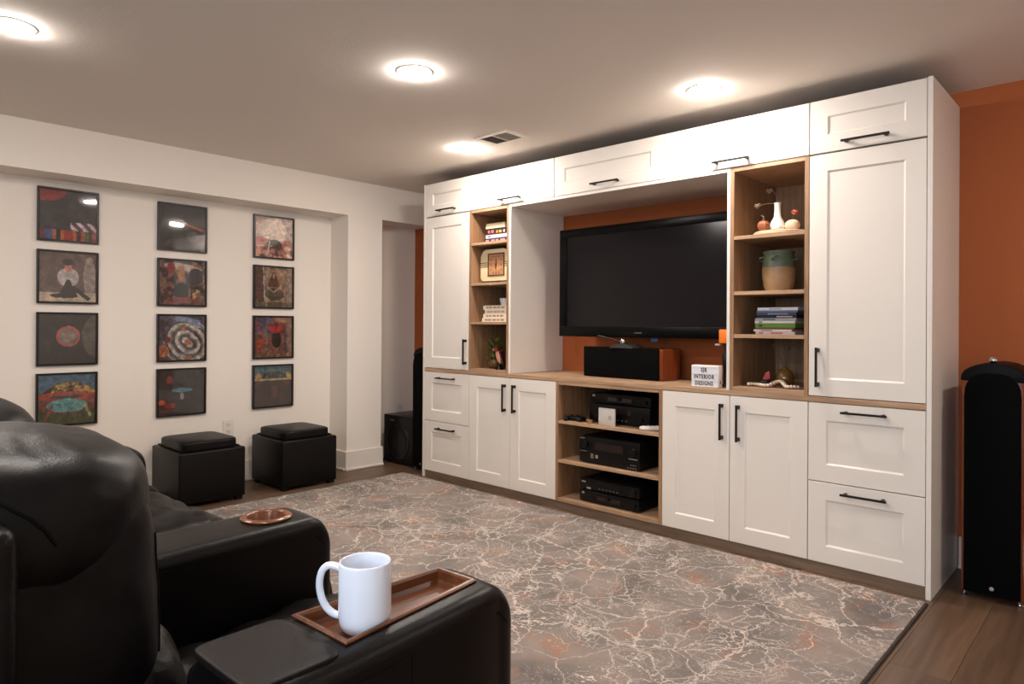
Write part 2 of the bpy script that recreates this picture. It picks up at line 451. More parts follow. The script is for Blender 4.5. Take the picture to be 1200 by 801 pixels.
for half, (xa, xb) in enumerate(((vx0+0.029, 1.161), (1.173, vx1-0.029))):
    for q in range(9):
        xx = xa+0.006+(xb-xa-0.012)*q/8
        bm = newbm(); an = -0.6 if half else 0.6
        box(bm, -0.0055, 0.0055, vy0+0.029, vy1-0.029, -0.0005, 0.0005)
        bm.transform(Matrix.Translation((xx, 0, CZ-0.0055)) @ Matrix.Rotation(an, 4, 'Y'))
        obj('slat', bm, sl, t)

# ------------------------------------------------------------------ cabinets
def shaker(x0, x1, z0, z1, fr=0.079, th=0.019, y=0.0):
    bm = newbm()
    def ring(dx, yy):
        return [bm.verts.new((a, yy, b)) for a, b in ((x0+dx, z0+dx), (x1-dx, z0+dx), (x1-dx, z1-dx), (x0+dx, z1-dx))]
    rs = [ring(0, y+th), ring(0, y+0.0015), ring(0.0015, y), ring(fr, y), ring(fr+0.002, y+0.0015), ring(fr+0.0075, y+0.0065), ring(fr+0.009, y+0.007)]
    for a, b in zip(rs, rs[1:]):
        for k in range(4): bm.faces.new((a[k], a[(k+1) % 4], b[(k+1) % 4], b[k]))
    bm.faces.new(rs[0][::-1]); bm.faces.new(rs[-1])
    return bm
def handle_h(door, xc, z, L=0.2, parent=None):
    bm = newbm()
    box(bm, xc-L/2, xc+L/2, -0.037, -0.027, z-0.005, z+0.005, bev=0.0015)
    for s in (-1, 1): box(bm, xc+s*(L/2-0.018)-0.006, xc+s*(L/2-0.018)+0.006, -0.0275, 0.0, z-0.006, z+0.006, bev=0.001)
    obj('handle', bm, BLACKM, door)
def handle_v(door, x, z0, z1):
    bm = newbm()
    box(bm, x-0.005, x+0.005, -0.037, -0.027, z0, z1, bev=0.0015)
    for zz in (z0+0.012, z1-0.012): box(bm, x-0.006, x+0.006, -0.0275, 0.0, zz-0.009, zz+0.009, bev=0.001)
    obj('handle', bm, BLACKM, door)
def cabinet(name, label, x0, x1, z0, z1, depth=0.555, group=None):
    t = thing(name, label, 'cabinet', ((x0+x1)/2, 0.02, z0), 0, group)
    obj('body', B(x0+0.001, x1-0.001, 0.0205, depth, z0+0.001, z1-0.001), CARCASS, t)
    return t
G = 0.0015
PA, PB, PC, PD, PE, PF, PG, PH = 0.021, 0.508, 0.912, 1.312, 2.070, 2.463, 2.853, 3.339
# base row
t = cabinet('drawer_cabinet', 'white two-drawer base cabinet at the left end of the wall unit', PA, PB+0.004, 0.052, 0.80)
for z0, z1, hz in ((0.432, 0.797, 0.757), (0.054, 0.428, 0.381)):
    d = obj('drawer', shaker(PA+G, PB+0.004-G, z0, z1), WHITE, t); handle_h(d, 0.277, hz, 0.2)
t = cabinet('base_cabinet', 'white double-door base cabinet left of the open stereo shelves', PB+0.005, PD, 0.052, 0.80)
d = obj('door', shaker(PB+0.005+G, PC-G, 0.054, 0.797), WHITE, t); handle_v(d, 0.871, 0.568, 0.755)
d = obj('door', shaker(PC+G, PD-G, 0.054, 0.797), WHITE, t); handle_v(d, 0.962, 0.568, 0.755)
t = cabinet('base_cabinet', 'white double-door base cabinet right of the open stereo shelves', PE+0.001, PG, 0.052, 0.80)
d = obj('door', shaker(PE+G+0.001, PF-G, 0.054, 0.797), WHITE, t); handle_v(d, 2.424, 0.568, 0.755)
d = obj('door', shaker(PF+G, PG-G, 0.054, 0.797), WHITE, t); handle_v(d, 2.513, 0.568, 0.755)
t = cabinet('drawer_cabinet', 'white two-drawer base cabinet at the right end of the wall unit', PG+0.001, PH, 0.052, 0.80)
for z0, z1, hz in ((0.432, 0.797, 0.762), (0.054, 0.428, 0.390)):
    d = obj('drawer', shaker(PG+0.001+G, PH-G, z0, z1), WHITE, t); handle_h(d, 3.101, hz, 0.19)
# tall upper cabinets
t = cabinet('wall_cabinet', 'tall white cabinet with one door at the left end of the wall unit', PA, PB-0.004, 0.826, 1.961)
d = obj('door', shaker(PA+G, PB-0.004-G, 0.829, 1.958), WHITE, t); handle_v(d, 0.481, 0.868, 1.05)
t = cabinet('wall_cabinet', 'tall white cabinet with one door at the right end of the wall unit', PG+0.001, PH, 0.826, 1.961)
d = obj('door', shaker(PG+0.001+G, PH-G, 0.829, 1.958), WHITE, t); handle_v(d, 2.899, 0.872, 1.056)
# top row
tops = [(PA, 0.497, 'leftmost of the top row, above the tall left door', 0.271), (0.498, 1.286, 'second of the top row, above the left bookshelf', 0.911),
        (1.287, 2.071, 'middle one of the top row, above the television', 1.688), (2.072, 2.853, 'fourth of the top row, above the right display shelf', 2.471),
        (2.854, PH, 'rightmost of the top row, above the tall right door', 3.102)]
for x0, x1, lb, hx in tops:
    t = cabinet('top_cabinet', 'low white lift-up cabinet, '+lb, x0, x1, 1.964, 2.2135)
    d = obj('door', shaker(x0+G, x1-G, 1.966, 2.2125), WHITE, t); handle_h(d, hx, 2.0, 0.2)
# panels, worktop, plinth
tag(obj('side_panel', B(0.0, 0.02, -0.001, 0.56, 0, 2.216, bev=0.001, seg=1), WHITE), 'white full-height end panel closing the left side of the wall unit', 'panel')
tag(obj('side_panel', B(3.34, 3.36, -0.001, 0.56, 0, 2.216, bev=0.001, seg=1), WHITE), 'white full-height end panel on the right side of the wall unit', 'panel')
tag(obj('niche_panel', B(0.894, 0.914, 0.0, 0.56, 0.8265, 1.9635, bev=0.001, seg=1), WHITE), 'white upright panel left of the television niche', 'panel')
tag(obj('niche_panel', B(2.444, 2.4605, 0.0, 0.56, 0.8265, 1.9635, bev=0.001, seg=1), WHITE), 'white upright panel right of the television niche', 'panel')
tag(obj('niche_panel', B(0.915, 2.4435, 0.0, 0.56, 1.945, 1.9635, bev=0.001, seg=1), WHITE), 'white horizontal panel roofing the television niche', 'panel')
tag(obj('countertop', B(0.0205, 3.3395, -0.001, 0.56, 0.8005, 0.8255, bev=0.001, seg=1), OAKX), 'long light oak worktop running across the whole wall unit', 'countertop')
tag(obj('plinth', B(0.0205, 3.3395, 0.012, 0.03, 0.0, 0.051), PLINTH), 'low oak plinth under the base cabinets', 'plinth')
# open units
def open_unit(label, x0, x1, z0, z1, shelves, tl=0.018, bt=0.018, depth=0.54):
    t = thing('shelf_unit', label, 'shelf', ((x0+x1)/2, 0.0, z0))
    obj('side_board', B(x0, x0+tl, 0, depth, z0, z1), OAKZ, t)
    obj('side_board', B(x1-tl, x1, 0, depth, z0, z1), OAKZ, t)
    obj('top_board', B(x0+tl, x1-tl, 0, depth, z1-0.018, z1), OAKX, t)
    obj('bottom_board', B(x0+tl, x1-tl, 0, depth, z0, z0+bt), OAKX, t)
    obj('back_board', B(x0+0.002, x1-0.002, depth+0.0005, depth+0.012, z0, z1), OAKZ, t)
    for z in shelves: obj('shelf', B(x0+tl+0.0005, x1-tl-0.0005, 0.001, depth-0.001, z-0.018, z, bev=0.0006, seg=1), OAKX, t)
    return t
open_unit('narrow open oak bookshelf left of the television', 0.5085, 0.893, 0.826, 1.961, (1.730, 1.447, 1.174), 0.018, 0.016)
open_unit('open oak display shelf right of the television', 2.462, 2.852, 0.826, 1.961, (1.612, 1.330, 1.112), 0.019, 0.02)
open_unit('open oak stereo shelves in the base row under the television', 1.3135, 2.069, 0.0525, 0.799, (0.556, 0.312), 0.018, 0.02)

# ------------------------------------------------------------------ rug
t = thing('rug', 'large grey-brown rug with cream and rust crackle veins on the floor', 'rug', (1.6, -1.3, 0.0))
bm = newbm(); box(bm, -0.165, 3.352, -2.62, -0.055, 0.0005, 0.011, bev=0.003)
obj('pile', bm, RUG, t)
bm = newbm(); box(bm, 3.3525, 3.362, -2.62, -0.055, 0.0005, 0.0095, bev=0.003)
obj('binding', bm, RUGEDGE, t)
obj('binding', B(-0.174, -0.1655, -2.62, -0.055, 0.0005, 0.0095, bev=0.003), RUGEDGE, t)

# ------------------------------------------------------------------ framed record covers on the left wall
PRINT = bpy.data.materials.new('cover_print'); PRINT.use_nodes = True
_n, _l = nodes(PRINT); _a = _n.new('ShaderNodeVertexColor'); _a.layer_name = 'Col'
_l.new(_a.outputs[0], _n['Principled BSDF'].inputs['Base Color']); _n['Principled BSDF'].inputs['Roughness'].default_value = 0.45
GLAZ = bpy.data.materials.new('glazing'); GLAZ.use_nodes = True
_n, _l = nodes(GLAZ); _n.remove(_n['Principled BSDF'])
_tr = _n.new('ShaderNodeBsdfTransparent'); _gl = _n.new('ShaderNodeBsdfGlossy'); _gl.inputs['Roughness'].default_value = 0.03
_fr = _n.new('ShaderNodeFresnel'); _fr.inputs['IOR'].default_value = 1.5; _mx = _n.new('ShaderNodeMixShader')
_tc = _n.new('ShaderNodeTexCoord'); _no = _n.new('ShaderNodeTexNoise'); _no.inputs['Scale'].default_value = 7; _no.inputs['Detail'].default_value = 1
_bp = _n.new('ShaderNodeBump'); _bp.inputs['Strength'].default_value = 0.04; _bp.inputs['Distance'].default_value = 0.01
_l.new(_tc.outputs['Object'], _no.inputs['Vector']); _l.new(_no.outputs['Fac'], _bp.inputs['Height']); _l.new(_bp.outputs[0], _gl.inputs['Normal'])
_l.new(_fr.outputs[0], _mx.inputs[0]); _l.new(_tr.outputs[0], _mx.inputs[1]); _l.new(_gl.outputs[0], _mx.inputs[2])
_l.new(_mx.outputs[0], _n['Material Output'].inputs['Surface'])

NN = 64
U, V = np.meshgrid((np.arange(NN)+0.5)/NN, (np.arange(NN)+0.5)/NN)   # u to the right, v upwards
def nz(scale, seed, oct=3, asp=1.0):
    a = np.zeros((NN, NN))
    for j in range(NN):
        for i in range(NN):
            p = Vector((U[j, i]*scale*asp+seed, V[j, i]*scale+seed*2.1, seed)); s = 0; am = 1
            for o_ in range(oct): s += am*noise.noise(p); p = p*2; am *= 0.5
            a[j, i] = s
    return a
def base(c): return np.ones((NN, NN, 3))*np.array(c)/255.0
def put(im, mask, c, a=1.0):
    mk = np.clip(mask.astype(float), 0, 1)[..., None]*a
    return im*(1-mk)+mk*np.array(c)/255.0
def ell(cx, cy, rx, ry, ang=0):
    dx, dy = U-cx, V-cy; c, s = math.cos(ang), math.sin(ang)
    return ((dx*c+dy*s)/rx)**2+((-dx*s+dy*c)/ry)**2 < 1
def band(x0, y0, x1, y1, w_):
    d = np.hypot(x1-x0, y1-y0); tx, ty = (x1-x0)/d, (y1-y0)/d
    a = (U-x0)*tx+(V-y0)*ty; b = -(U-x0)*ty+(V-y0)*tx
    return (a > 0) & (a < d) & (abs(b) < w_/2)
def mottle(im, amt, seed, sc_=6): return np.clip(im*(1+amt*nz(sc_, seed)[..., None]), 0, 1)
def cover(kind):
    if kind == 0:      # dark field, red arc, row of ribbons
        im = mottle(base((62, 56, 56)), 0.25, 1.3, 3); im = put(im, ell(0.05, 1.02, 0.42, 0.26), (150, 52, 50))
        cs = [(120, 40, 40), (58, 74, 120), (70, 84, 128), (176, 96, 44), (40, 30, 30), (176, 92, 44), (150, 44, 38), (150, 44, 38), (178, 92, 48), (60, 44, 40), (176, 84, 50), (82, 88, 54), (70, 52, 40), (150, 54, 44)]
        for q, c in enumerate(cs): im = put(im, (U >= q/14) & (U < (q+1)/14) & (V < 0.2), c)
        r = (U > 0.53) & (V > 0.2) & (V < 0.38); im = put(im, r, (92, 66, 74)); im = put(im, r & (((U+V*0.9)*5.2) % 1 < 0.45), (206, 184, 186))
    elif kind == 1:    # seated figure before a brown wall
        im = mottle(base((98, 78, 68)), 0.2, 2.2, 4); im = put(im, V < 0.19, (196, 172, 146)); im = put(im, ell(0.88, 0.52, 0.11, 0.42), (168, 152, 140), 0.7)
        im = put(im, ell(0.50, 0.50, 0.19, 0.19), (182, 168, 162)); im = put(im, ell(0.5, 0.70, 0.065, 0.09), (196, 120, 96)); im = put(im, ell(0.49, 0.81, 0.10, 0.07), (46, 34, 32))
        tri = (V > 0.12) & (V < 0.46) & (abs(U-0.50) < (0.46-V)*0.45+0.02); im = put(im, tri, (40, 30, 32)); im = put(im, ell(0.43, 0.12, 0.25, 0.05), (34, 26, 28)); im = put(im, band(0.58, 0.3, 0.88, 0.05, 0.08), (38, 30, 30))
    elif kind == 2:    # dark field with an octagonal badge
        im = mottle(base((50, 42, 40)), 0.25, 3.1, 4); im = put(im, ell(1.05, 0.55, 0.30, 0.45), (104, 96, 84), 0.8)
        im = put(im, ell(0.51, 0.55, 0.21, 0.21), (176, 84, 58)); im = put(im, ell(0.51, 0.55, 0.16, 0.16), (104, 118, 126)); im = put(im, ell(0.51, 0.55, 0.12, 0.12), (150, 124, 108))
    elif kind == 3:    # blue, orange and green landscape
        im = base((78, 112, 132)); n_ = nz(9, 5.5)
        im = put(im, V < 0.86-0.9*(U-0.55)**2, (122, 98, 62)); im = put(im, (V < 0.84-0.9*(U-0.55)**2) & (n_ > 0.1), (196, 160, 92)); im = put(im, (V < 0.84-0.9*(U-0.55)**2) & (n_ < -0.2), (48, 36, 28))
        im = put(im, V < 0.66-0.2*(U-0.5)**2, (190, 78, 52)); im = put(im, ell(0.5, 0.55, 0.3, 0.035), (66, 84, 84)); im = put(im, V < 0.45+0.3*(U-0.5)**2, (134, 78, 70)); im = put(im, ell(0.5, 0.37, 0.36, 0.14), (120, 174, 168)); im = put(im, V < 0.20+0.4*(U-0.5)**2, (92, 96, 66))
        im = put(im, band(0.8, 0.4, 0.92, 0.12, 0.05), (176, 184, 116)); im = put(im, band(0.25, 0.38, 0.1, 0.08, 0.04), (170, 96, 80)); im = mottle(im, 0.18, 6.1, 12)
    elif kind == 4:    # near-black field, one pale beam and a warm one
        im = mottle(base((52, 46, 44)), 0.3, 7.3, 3); im = put(im, band(0.50, 0.61, 1.0, 0.46, 0.05), (168, 92, 56))
        im = put(im, ell(0.72, 0.32, 0.14, 0.12), (120, 112, 106), 0.55); im = put(im, band(0.05, 0.06, 0.25, 0.2, 0.07), (110, 96, 88), 0.6)
    elif kind == 5:    # busy warm and grey collage
        n_, n2 = nz(7, 8.2), nz(7, 18.2); im = base((92, 74, 70)); im = put(im, n_ > 0.1, (140, 104, 92)); im = put(im, n_ < -0.15, (56, 50, 52)); im = put(im, ell(0.5, 0.86, 0.4, 0.08, -0.1), (206, 190, 176), 0.8)
        im = put(im, ell(0.25, 0.82, 0.09, 0.14), (142, 62, 62)); im = put(im, ell(0.47, 0.72, 0.08, 0.18), (178, 118, 62)); im = put(im, ell(0.48, 0.30, 0.16, 0.2), (38, 34, 32)); im = put(im, ell(0.8, 0.65, 0.17, 0.2), (52, 54, 62)); im = put(im, ell(0.5, 0.1, 0.35, 0.07), (148, 74, 58)); im = put(im, (U > 0.68) & (n2 > 0.45), (214, 176, 120))
    elif kind == 6:    # big pale spiral on slate
        im = mottle(base((84, 84, 92)), 0.3, 9.4, 6); r = np.hypot(U-0.62, V-0.40); th = np.arctan2(V-0.40, U-0.62)
        sp = (r*6.0+0.25*np.sin(th*2)) % 1.0; im = put(im, (r < 0.52) & (sp < 0.62), (206, 192, 178)); im = put(im, (r < 0.52) & (sp < 0.2), (150, 132, 118)); im = put(im, r < 0.07, (206, 118, 72))
        im = put(im, ell(0.55, 0.92, 0.36, 0.055, -0.15), (142, 150, 178)); im = put(im, ell(0.74, 0.84, 0.26, 0.05, -0.5), (160, 166, 190)); im = put(im, ell(0.08, 0.2, 0.14, 0.14), (190, 116, 80)); im = put(im, ell(0.62, 0.05, 0.1, 0.05), (180, 104, 72)); im = put(im, ell(0.53, 0.73, 0.07, 0.08), (150, 104, 62)); im = put(im, ell(0.2, 0.46, 0.05, 0.07), (146, 74, 72)); im = mottle(im, 0.3, 3.7, 14)
    elif kind == 7:    # charcoal with embers and a winged wedge
        im = mottle(base((56, 48, 46)), 0.3, 11.2, 5); im = put(im, ell(0.24, 0.78, 0.07, 0.09), (140, 72, 50)); im = put(im, ell(0.07, 0.28, 0.08, 0.06), (206, 92, 52)); im = put(im, ell(0.25, 0.2, 0.12, 0.07), (150, 54, 46)); im = put(im, ell(0.2, 0.08, 0.2, 0.04), (110, 56, 48))
        im = put(im, ell(0.51, 0.54, 0.23, 0.05), (92, 132, 150)); im = put(im, ell(0.51, 0.40, 0.045, 0.07), (176, 172, 166))
    elif kind == 8:    # blush haze over a red field
        n_ = nz(7, 12.2); im = base((196, 164, 150)); im = put(im, ell(0.5, 0.66, 0.33, 0.33), (224, 198, 176), 0.8); im = put(im, V < 0.42+0.12*n_, (176, 108, 92)); im = put(im, (V < 0.5) & (U < 0.25) & (V > 0.36), (196, 92, 92)); im = put(im, ell(0.5, 0.33, 0.2, 0.12), (60, 52, 52)); im = put(im, (V < 0.3) & (n_ > 0.15), (220, 168, 144)); im = put(im, (V < 0.3) & (n_ < -0.2), (88, 62, 56)); im = put(im, band(0.38, 0.4, 0.32, 0.0, 0.03), (206, 196, 186)); im = put(im, band(0.03, 0.47, 0.42, 0.57, 0.015), (80, 66, 66))
    elif kind == 9:    # long-haired sitter, browns
        im = mottle(base((142, 112, 88)), 0.25, 13.1, 5); im = put(im, U < 0.25, (92, 58, 44)); im = put(im, band(0.22, 1.0, 0.26, 0.1, 0.025), (178, 168, 150)); tri = (V > 0.5) & (V < 0.88) & (abs(U-0.5) < (0.95-V)*0.4); im = put(im, tri, (88, 46, 28)); im = put(im, ell(0.5, 0.78, 0.035, 0.06), (186, 140, 116)); im = put(im, ell(0.52, 0.33, 0.25, 0.16), (64, 58, 44)); im = put(im, band(0.33, 0.5, 0.5, 0.36, 0.04), (176, 140, 106)); im = put(im, band(0.68, 0.52, 0.48, 0.36, 0.04), (176, 130, 100)); im = put(im, V < 0.12, (96, 84, 62)); im = mottle(im, 0.25, 2.9, 12)
    elif kind == 10:   # crimson, violet and rust patchwork
        n_, n2 = nz(5, 14.5), nz(6, 24.5); im = base((122, 82, 70)); im = put(im, (U < 0.45) & (V > 0.6), (86, 76, 108)); im = put(im, n_ > 0.2, (158, 60, 54)); im = put(im, n2 > 0.3, (150, 104, 72)); im = put(im, n2 < -0.25, (104, 76, 70)); im = put(im, ell(0.58, 0.45, 0.13, 0.22), (44, 34, 30)); im = put(im, ell(0.56, 0.72, 0.18, 0.12), (160, 50, 40)); im = put(im, ell(0.15, 0.35, 0.12, 0.12), (168, 78, 48)); im = mottle(im, 0.3, 4.9, 10)
    else:              # teal band above a dark brown block
        n_ = nz(10, 15.2); im = mottle(base((72, 52, 46)), 0.3, 16.1, 4); im = put(im, V > 0.66, (84, 116, 124)); im = put(im, V > 0.93, (60, 96, 108)); im = put(im, (V > 0.70) & (V < 0.86-0.6*(U-0.5)**2) & (abs(U-0.5) < 0.34) & (n_ > -0.35), (70, 66, 58)); im = put(im, (V > 0.64) & (V < 0.69), (206, 168, 120)); im = put(im, ell(0.12, 0.74, 0.07, 0.1, -0.5), (186, 148, 92)); im = put(im, ell(0.92, 0.76, 0.06, 0.1, 0.6), (196, 166, 100)); im = put(im, (U > 0.45) & (U < 0.62) & (V < 0.5) & (V > 0.2), (104, 60, 52))
    im = mottle(im, 0.22, 21.7+kind, 9); im = mottle(im, 0.15, 31.7+kind, 26)
    return np.clip(im, 0, 1)
labels = ['framed record cover, dark with a red arc and bottom row of coloured ribbons',
          'framed record cover of a person in a pale sweater seated on the floor',
          'framed record cover, near-black with a small rust and grey round disc in the middle',
          'framed record cover, blue sky over an orange and teal landscape, low left',
          'framed record cover, charcoal with a warm orange streak at the right',
          'framed record cover, busy grey and red collage with a dark middle',
          'framed record cover with large pale curling rings on slate grey',
          'framed record cover, charcoal with red embers and a small pale blue oval in the middle',
          'framed record cover, pale pink haze above a red and black field',
          'framed record cover of a long-haired person seated, all in browns',
          'framed record cover, crimson, violet and rust patchwork with a dark figure',
          'framed record cover, teal band on top of a dark brown block']
cols_y = (-2.138, -1.465, -0.80); rows_z = (1.803, 1.427, 1.050, 0.681)
fs = 0.162
for ci, yc in enumerate(cols_y):
    for ri, zc_ in enumerate(rows_z):
        kd = ci*4+ri
        t = thing('framed_record', labels[kd], 'picture', (LX, yc, zc_-fs), 0, 'framed record covers on the left wall')
        xf = LX+0.022
        bm = newbm(); wd = 0.012
        box(bm, LX+0.0005, xf, yc-fs, yc+fs, zc_-fs, zc_-fs+wd, bev=0.001, seg=1); box(bm, LX+0.0005, xf, yc-fs, yc+fs, zc_+fs-wd, zc_+fs, bev=0.001, seg=1)
        box(bm, LX+0.0005, xf, yc-fs, yc-fs+wd, zc_-fs+wd, zc_+fs-wd); box(bm, LX+0.0005, xf, yc+fs-wd, yc+fs, zc_-fs+wd, zc_+fs-wd)
        obj('frame', bm, FRAMEB, t)
        im = cover(kd); h = fs-wd
        bm = newbm(); cl = bm.loops.layers.color.new('Col')
        xx = LX+0.012
        grid = [[bm.verts.new((xx, yc-h+2*h*i/NN, zc_-h+2*h*j/NN)) for i in range(NN+1)] for j in range(NN+1)]
        for j in range(NN):
            for i in range(NN):
                f = bm.faces.new((grid[j][i], grid[j][i+1], grid[j+1][i+1], grid[j+1][i]))
                c = im[j, i]
                for lp in f.loops: lp[cl] = (c[0], c[1], c[2], 1.0)
        o = obj('cover', bm, PRINT, t)
        obj('glazing', B(LX+0.016, LX+0.0175, yc-h, yc+h, zc_-h, zc_+h), GLAZ, t)

# wall outlets
def outlet(x, y, z, label, group=None):
    t = thing('wall_outlet', label, 'outlet', (x, y, z-0.06))
    obj('cover_plate', B(x+0.0003, x+0.006, y-0.040, y+0.040, z-0.06, z+0.06, bev=0.002), mat('outlet_plate', (228, 219, 208), 0.5), t)
    for s in (-1, 1):
        f = obj('socket', B(x+0.006, x+0.0075, y-0.016, y+0.016, z+s*0.024-0.014, z+s*0.024+0.014, bev=0.0005, seg=1), mat('socket_face', (214, 204, 194), 0.5), t)
        bm = newbm(); box(bm, x+0.0074, x+0.0079, y-0.008, y-0.006, z+s*0.024-0.004, z+s*0.024+0.006); box(bm, x+0.0074, x+0.0079, y+0.006, y+0.008, z+s*0.024-0.004, z+s*0.024+0.006)
        obj('slots', bm, mat('slot_grey', (120, 110, 102), 0.6), f)
outlet(LX, -1.137, 0.395, 'white double wall outlet between the two ottomans')
outlet(LX, 0.40, 0.395, 'white double wall outlet in the alcove above the subwoofer')

# ------------------------------------------------------------------ ottomans
def ottoman(x0, x1, y0, y1, label):
    t = thing('ottoman', label, 'ottoman', ((x0+x1)/2, (y0+y1)/2, 0), 0, 'black storage ottomans by the left wall')
    obj('body', B(x0, x1, y0, y1, 0.022, 0.345, bev=0.012, seg=3), OTTO, t, smooth=40)
    bm = newbm(); cushion(bm, ((x0+x1)/2, (y0+y1)/2, 0.372), ((x1-x0)/2-0.03, (y1-y0)/2-0.028, 0.036), 7, 14)
    obj('lid_cushion', bm, OTTO, t, smooth=180)
    bm = newbm()
    xa, xb, ya, yb = x0+0.032, x1-0.032, y0+0.030, y1-0.030
    tube(bm, [(xa, ya, 0.352), (xb, ya, 0.352), (xb, yb, 0.352), (xa, yb, 0.352)], 0.004, 6, closed=True)
    obj('piping', bm, SEAM, t)
    for a in (x0+0.035, x1-0.035):
        for b in (y0+0.035, y1-0.035):
            obj('foot', B(a-0.022, a+0.022, b-0.022, b+0.022, 0.0, 0.024, bev=0.002), BLACKP, t)
ottoman(-0.765, -0.30, -1.665, -1.245, 'black leather storage ottoman nearer the recliners, left of the outlet')
ottoman(-0.73, -0.272, -1.0, -0.575, 'black leather storage ottoman beside the white pier, right of the outlet')

# ------------------------------------------------------------------ speakers
t = thing('subwoofer', 'black box subwoofer on the floor in the alcove left of the cabinets', 'speaker', (-0.45, 0.3, 0))
obj('body', B(-0.665, -0.262, 0.125, 0.52, 0.012, 0.400, bev=0.008, seg=3), mat('satin_black', (12, 10, 10), 0.35, spec=0.25), t, smooth=40)
bm = newbm(); lathe(bm, [(0.0, -0.004), (0.06, -0.01), (0.12, 0.002), (0.128, -0.006), (0.140, -0.006), (0.143, 0.0), (0.0, 0.001)], (-0.463, 0.1245, 0.185), 40, 'Y')
obj('driver', bm, BLACKP, t, smooth=60)
obj('badge', B(-0.575, -0.52, 0.1215, 0.1245, 0.352, 0.366, bev=0.001), mat('badge_grey', (110, 108, 106), 0.35, metal=0.6), t)
for a in (-0.63, -0.30):
    for b in (0.16, 0.48):
        bm = newbm(); cyl(bm, (a, b, 0), 0.015, 0.0125); obj('foot', bm, BLACKP, t)

def tower(x0, x1, y0, y1, zt, label, front_wood=True):
    """floor speaker with wood cheeks, arched black grille and a tweeter pod"""
    xc = (x0+x1)/2; W = x1-x0
    t = thing('tower_speaker', label, 'speaker', (xc, (y0+y1)/2, 0))
    zs = zt-0.075
    obj('body', B(x0, x1, y0+0.012, y1, 0.022, zs, bev=0.006, seg=2), CHERRY if front_wood else BLACKP, t, smooth=40)
    # arched cap that follows the grille top
    pts = [(x0-0.002, zs-0.004)]
    for k in range(13):
        a = PI-PI*k/12
        pts.append((xc+(W/2+0.004)*math.cos(a), zs+0.004+0.068*math.sin(a)**0.9 if 0 < k < 12 else zs+0.004))
    pts.append((x1+0.002, zs-0.004))
    bm = newbm(); prism(bm, pts, y0+0.005, y1-0.01, 'Y', bev=0.003)
    obj('cap', bm, mat('cap_black', (6, 6, 6), 0.5, spec=0.12), t, smooth=40)
    gx0, gx1 = x0+0.012, x1-0.006
    pts = [(gx0, 0.028), (gx1, 0.028)]
    gc = (gx0+gx1)/2; gw = (gx1-gx0)/2
    for k in range(13):
        a = PI*k/12
        pts.append((gc+gw*math.copysign(abs(math.cos(a))**0.7, math.cos(a)), zs-0.07+0.10*math.sin(a)**0.8 if 0 < k < 12 else zs-0.07))
    bm = newbm(); prism(bm, pts, y0-0.012, y0+0.0115, 'Y', bev=0.004)
    obj('grille', bm, GRILLE, t, smooth=40)
    bm = newbm(); lathe(bm, [(0.0, 0.0), (0.012, 0.003), (0.017, 0.012), (0.016, 0.022), (0.009, 0.030), (0, 0.032)], (xc, y0+0.05, zt-0.006), 20)
    obj('tweeter', bm, CHROME, t, smooth=180)
    bm = newbm(); lathe(bm, [(0.0, -0.001), (0.0085, -0.001), (0.009, 0.002), (0.0, 0.003)], (xc+0.005, y0-0.0145, 0.06), 16, 'Y')
    obj('badge', bm, CHROME, t, smooth=50)
    for a in (x0+0.012, x1-0.012):
        for b in (y0+0.02, y1-0.02):
            bm = newbm(); lathe(bm, [(0, 0), (0.013, 0.0), (0.015, 0.006), (0.006, 0.010), (0.006, 0.023), (0, 0.023)], (a, b, 0), 16)
            obj('foot', bm, CHROME, t, smooth=50)
    return t
tower(3.437, 3.652, 0.165, 0.50, 1.005, 'tall cherry wood floor speaker with arched black grille right of cabinets')
tower(-0.245, -0.025, 0.10, 0.45, 0.975, 'tall black floor speaker squeezed against the left end of the cabinets', False)

# centre speaker on the counter
ZC = 0.8257
t = thing('center_speaker', 'black-grilled cherry wood centre speaker on the worktop under the television', 'speaker', (1.63, 0.3, ZC))
def cspk_outline(x0, x1, y0, y1, curve):
    pts = [(x0, y0), (x1, y0)]
    for k in range(1, 9):
        a = k/8*PI/2
        pts.append((x1-curve*(1-math.cos(a))+0.02*math.sin(a*2), y0+(y1-y0)*math.sin(a)))
    for k in range(8, 0, -1):
        a = k/8*PI/2
        pts.append((x0+curve*(1-math.cos(a))-0.02*math.sin(a*2), y0+(y1-y0)*math.sin(a)))
    return pts
bm = newbm(); prism(bm, cspk_outline(1.35, 1.945, 0.235, 0.46, 0.05), ZC+0.004, ZC+0.188, 'Z', bev=0.004)
bm.transform(Matrix.Translation((1.64, 0.25, 0)) @ Matrix.Rotation(-0.06, 4, 'Z') @ Matrix.Translation((-1.64, -0.25, 0)))
obj('body', bm, CHERRY, t, smooth=40)
bm = newbm(); box(bm, 1.352, 1.925, 0.215, 0.236, ZC+0.002, ZC+0.193, bev=0.006, seg=3)
bm.transform(Matrix.Translation((1.64, 0.25, 0)) @ Matrix.Rotation(-0.06, 4, 'Z') @ Matrix.Translation((-1.64, -0.25, 0)))
obj('grille', bm, GRILLE, t, smooth=40)
bm = newbm(); pts = []
for k in range(11):
    a = PI*k/10; pts.append((1.655+0.085*math.cos(a), ZC+0.187+0.028*math.sin(a)))
prism(bm, pts, 0.208, 0.32, 'Y', bev=0.003)
obj('tweeter_pod', bm, mat('pod_grey', (52, 50, 48), 0.35), t, smooth=40)
bm = newbm(); lathe(bm, [(0.0, 0.0), (0.014, 0.004), (0.019, 0.014), (0.018, 0.026), (0.010, 0.036), (0, 0.038)], (1.655, 0.235, ZC+0.209), 20)
obj('tweeter', bm, CHROME, t, smooth=180)
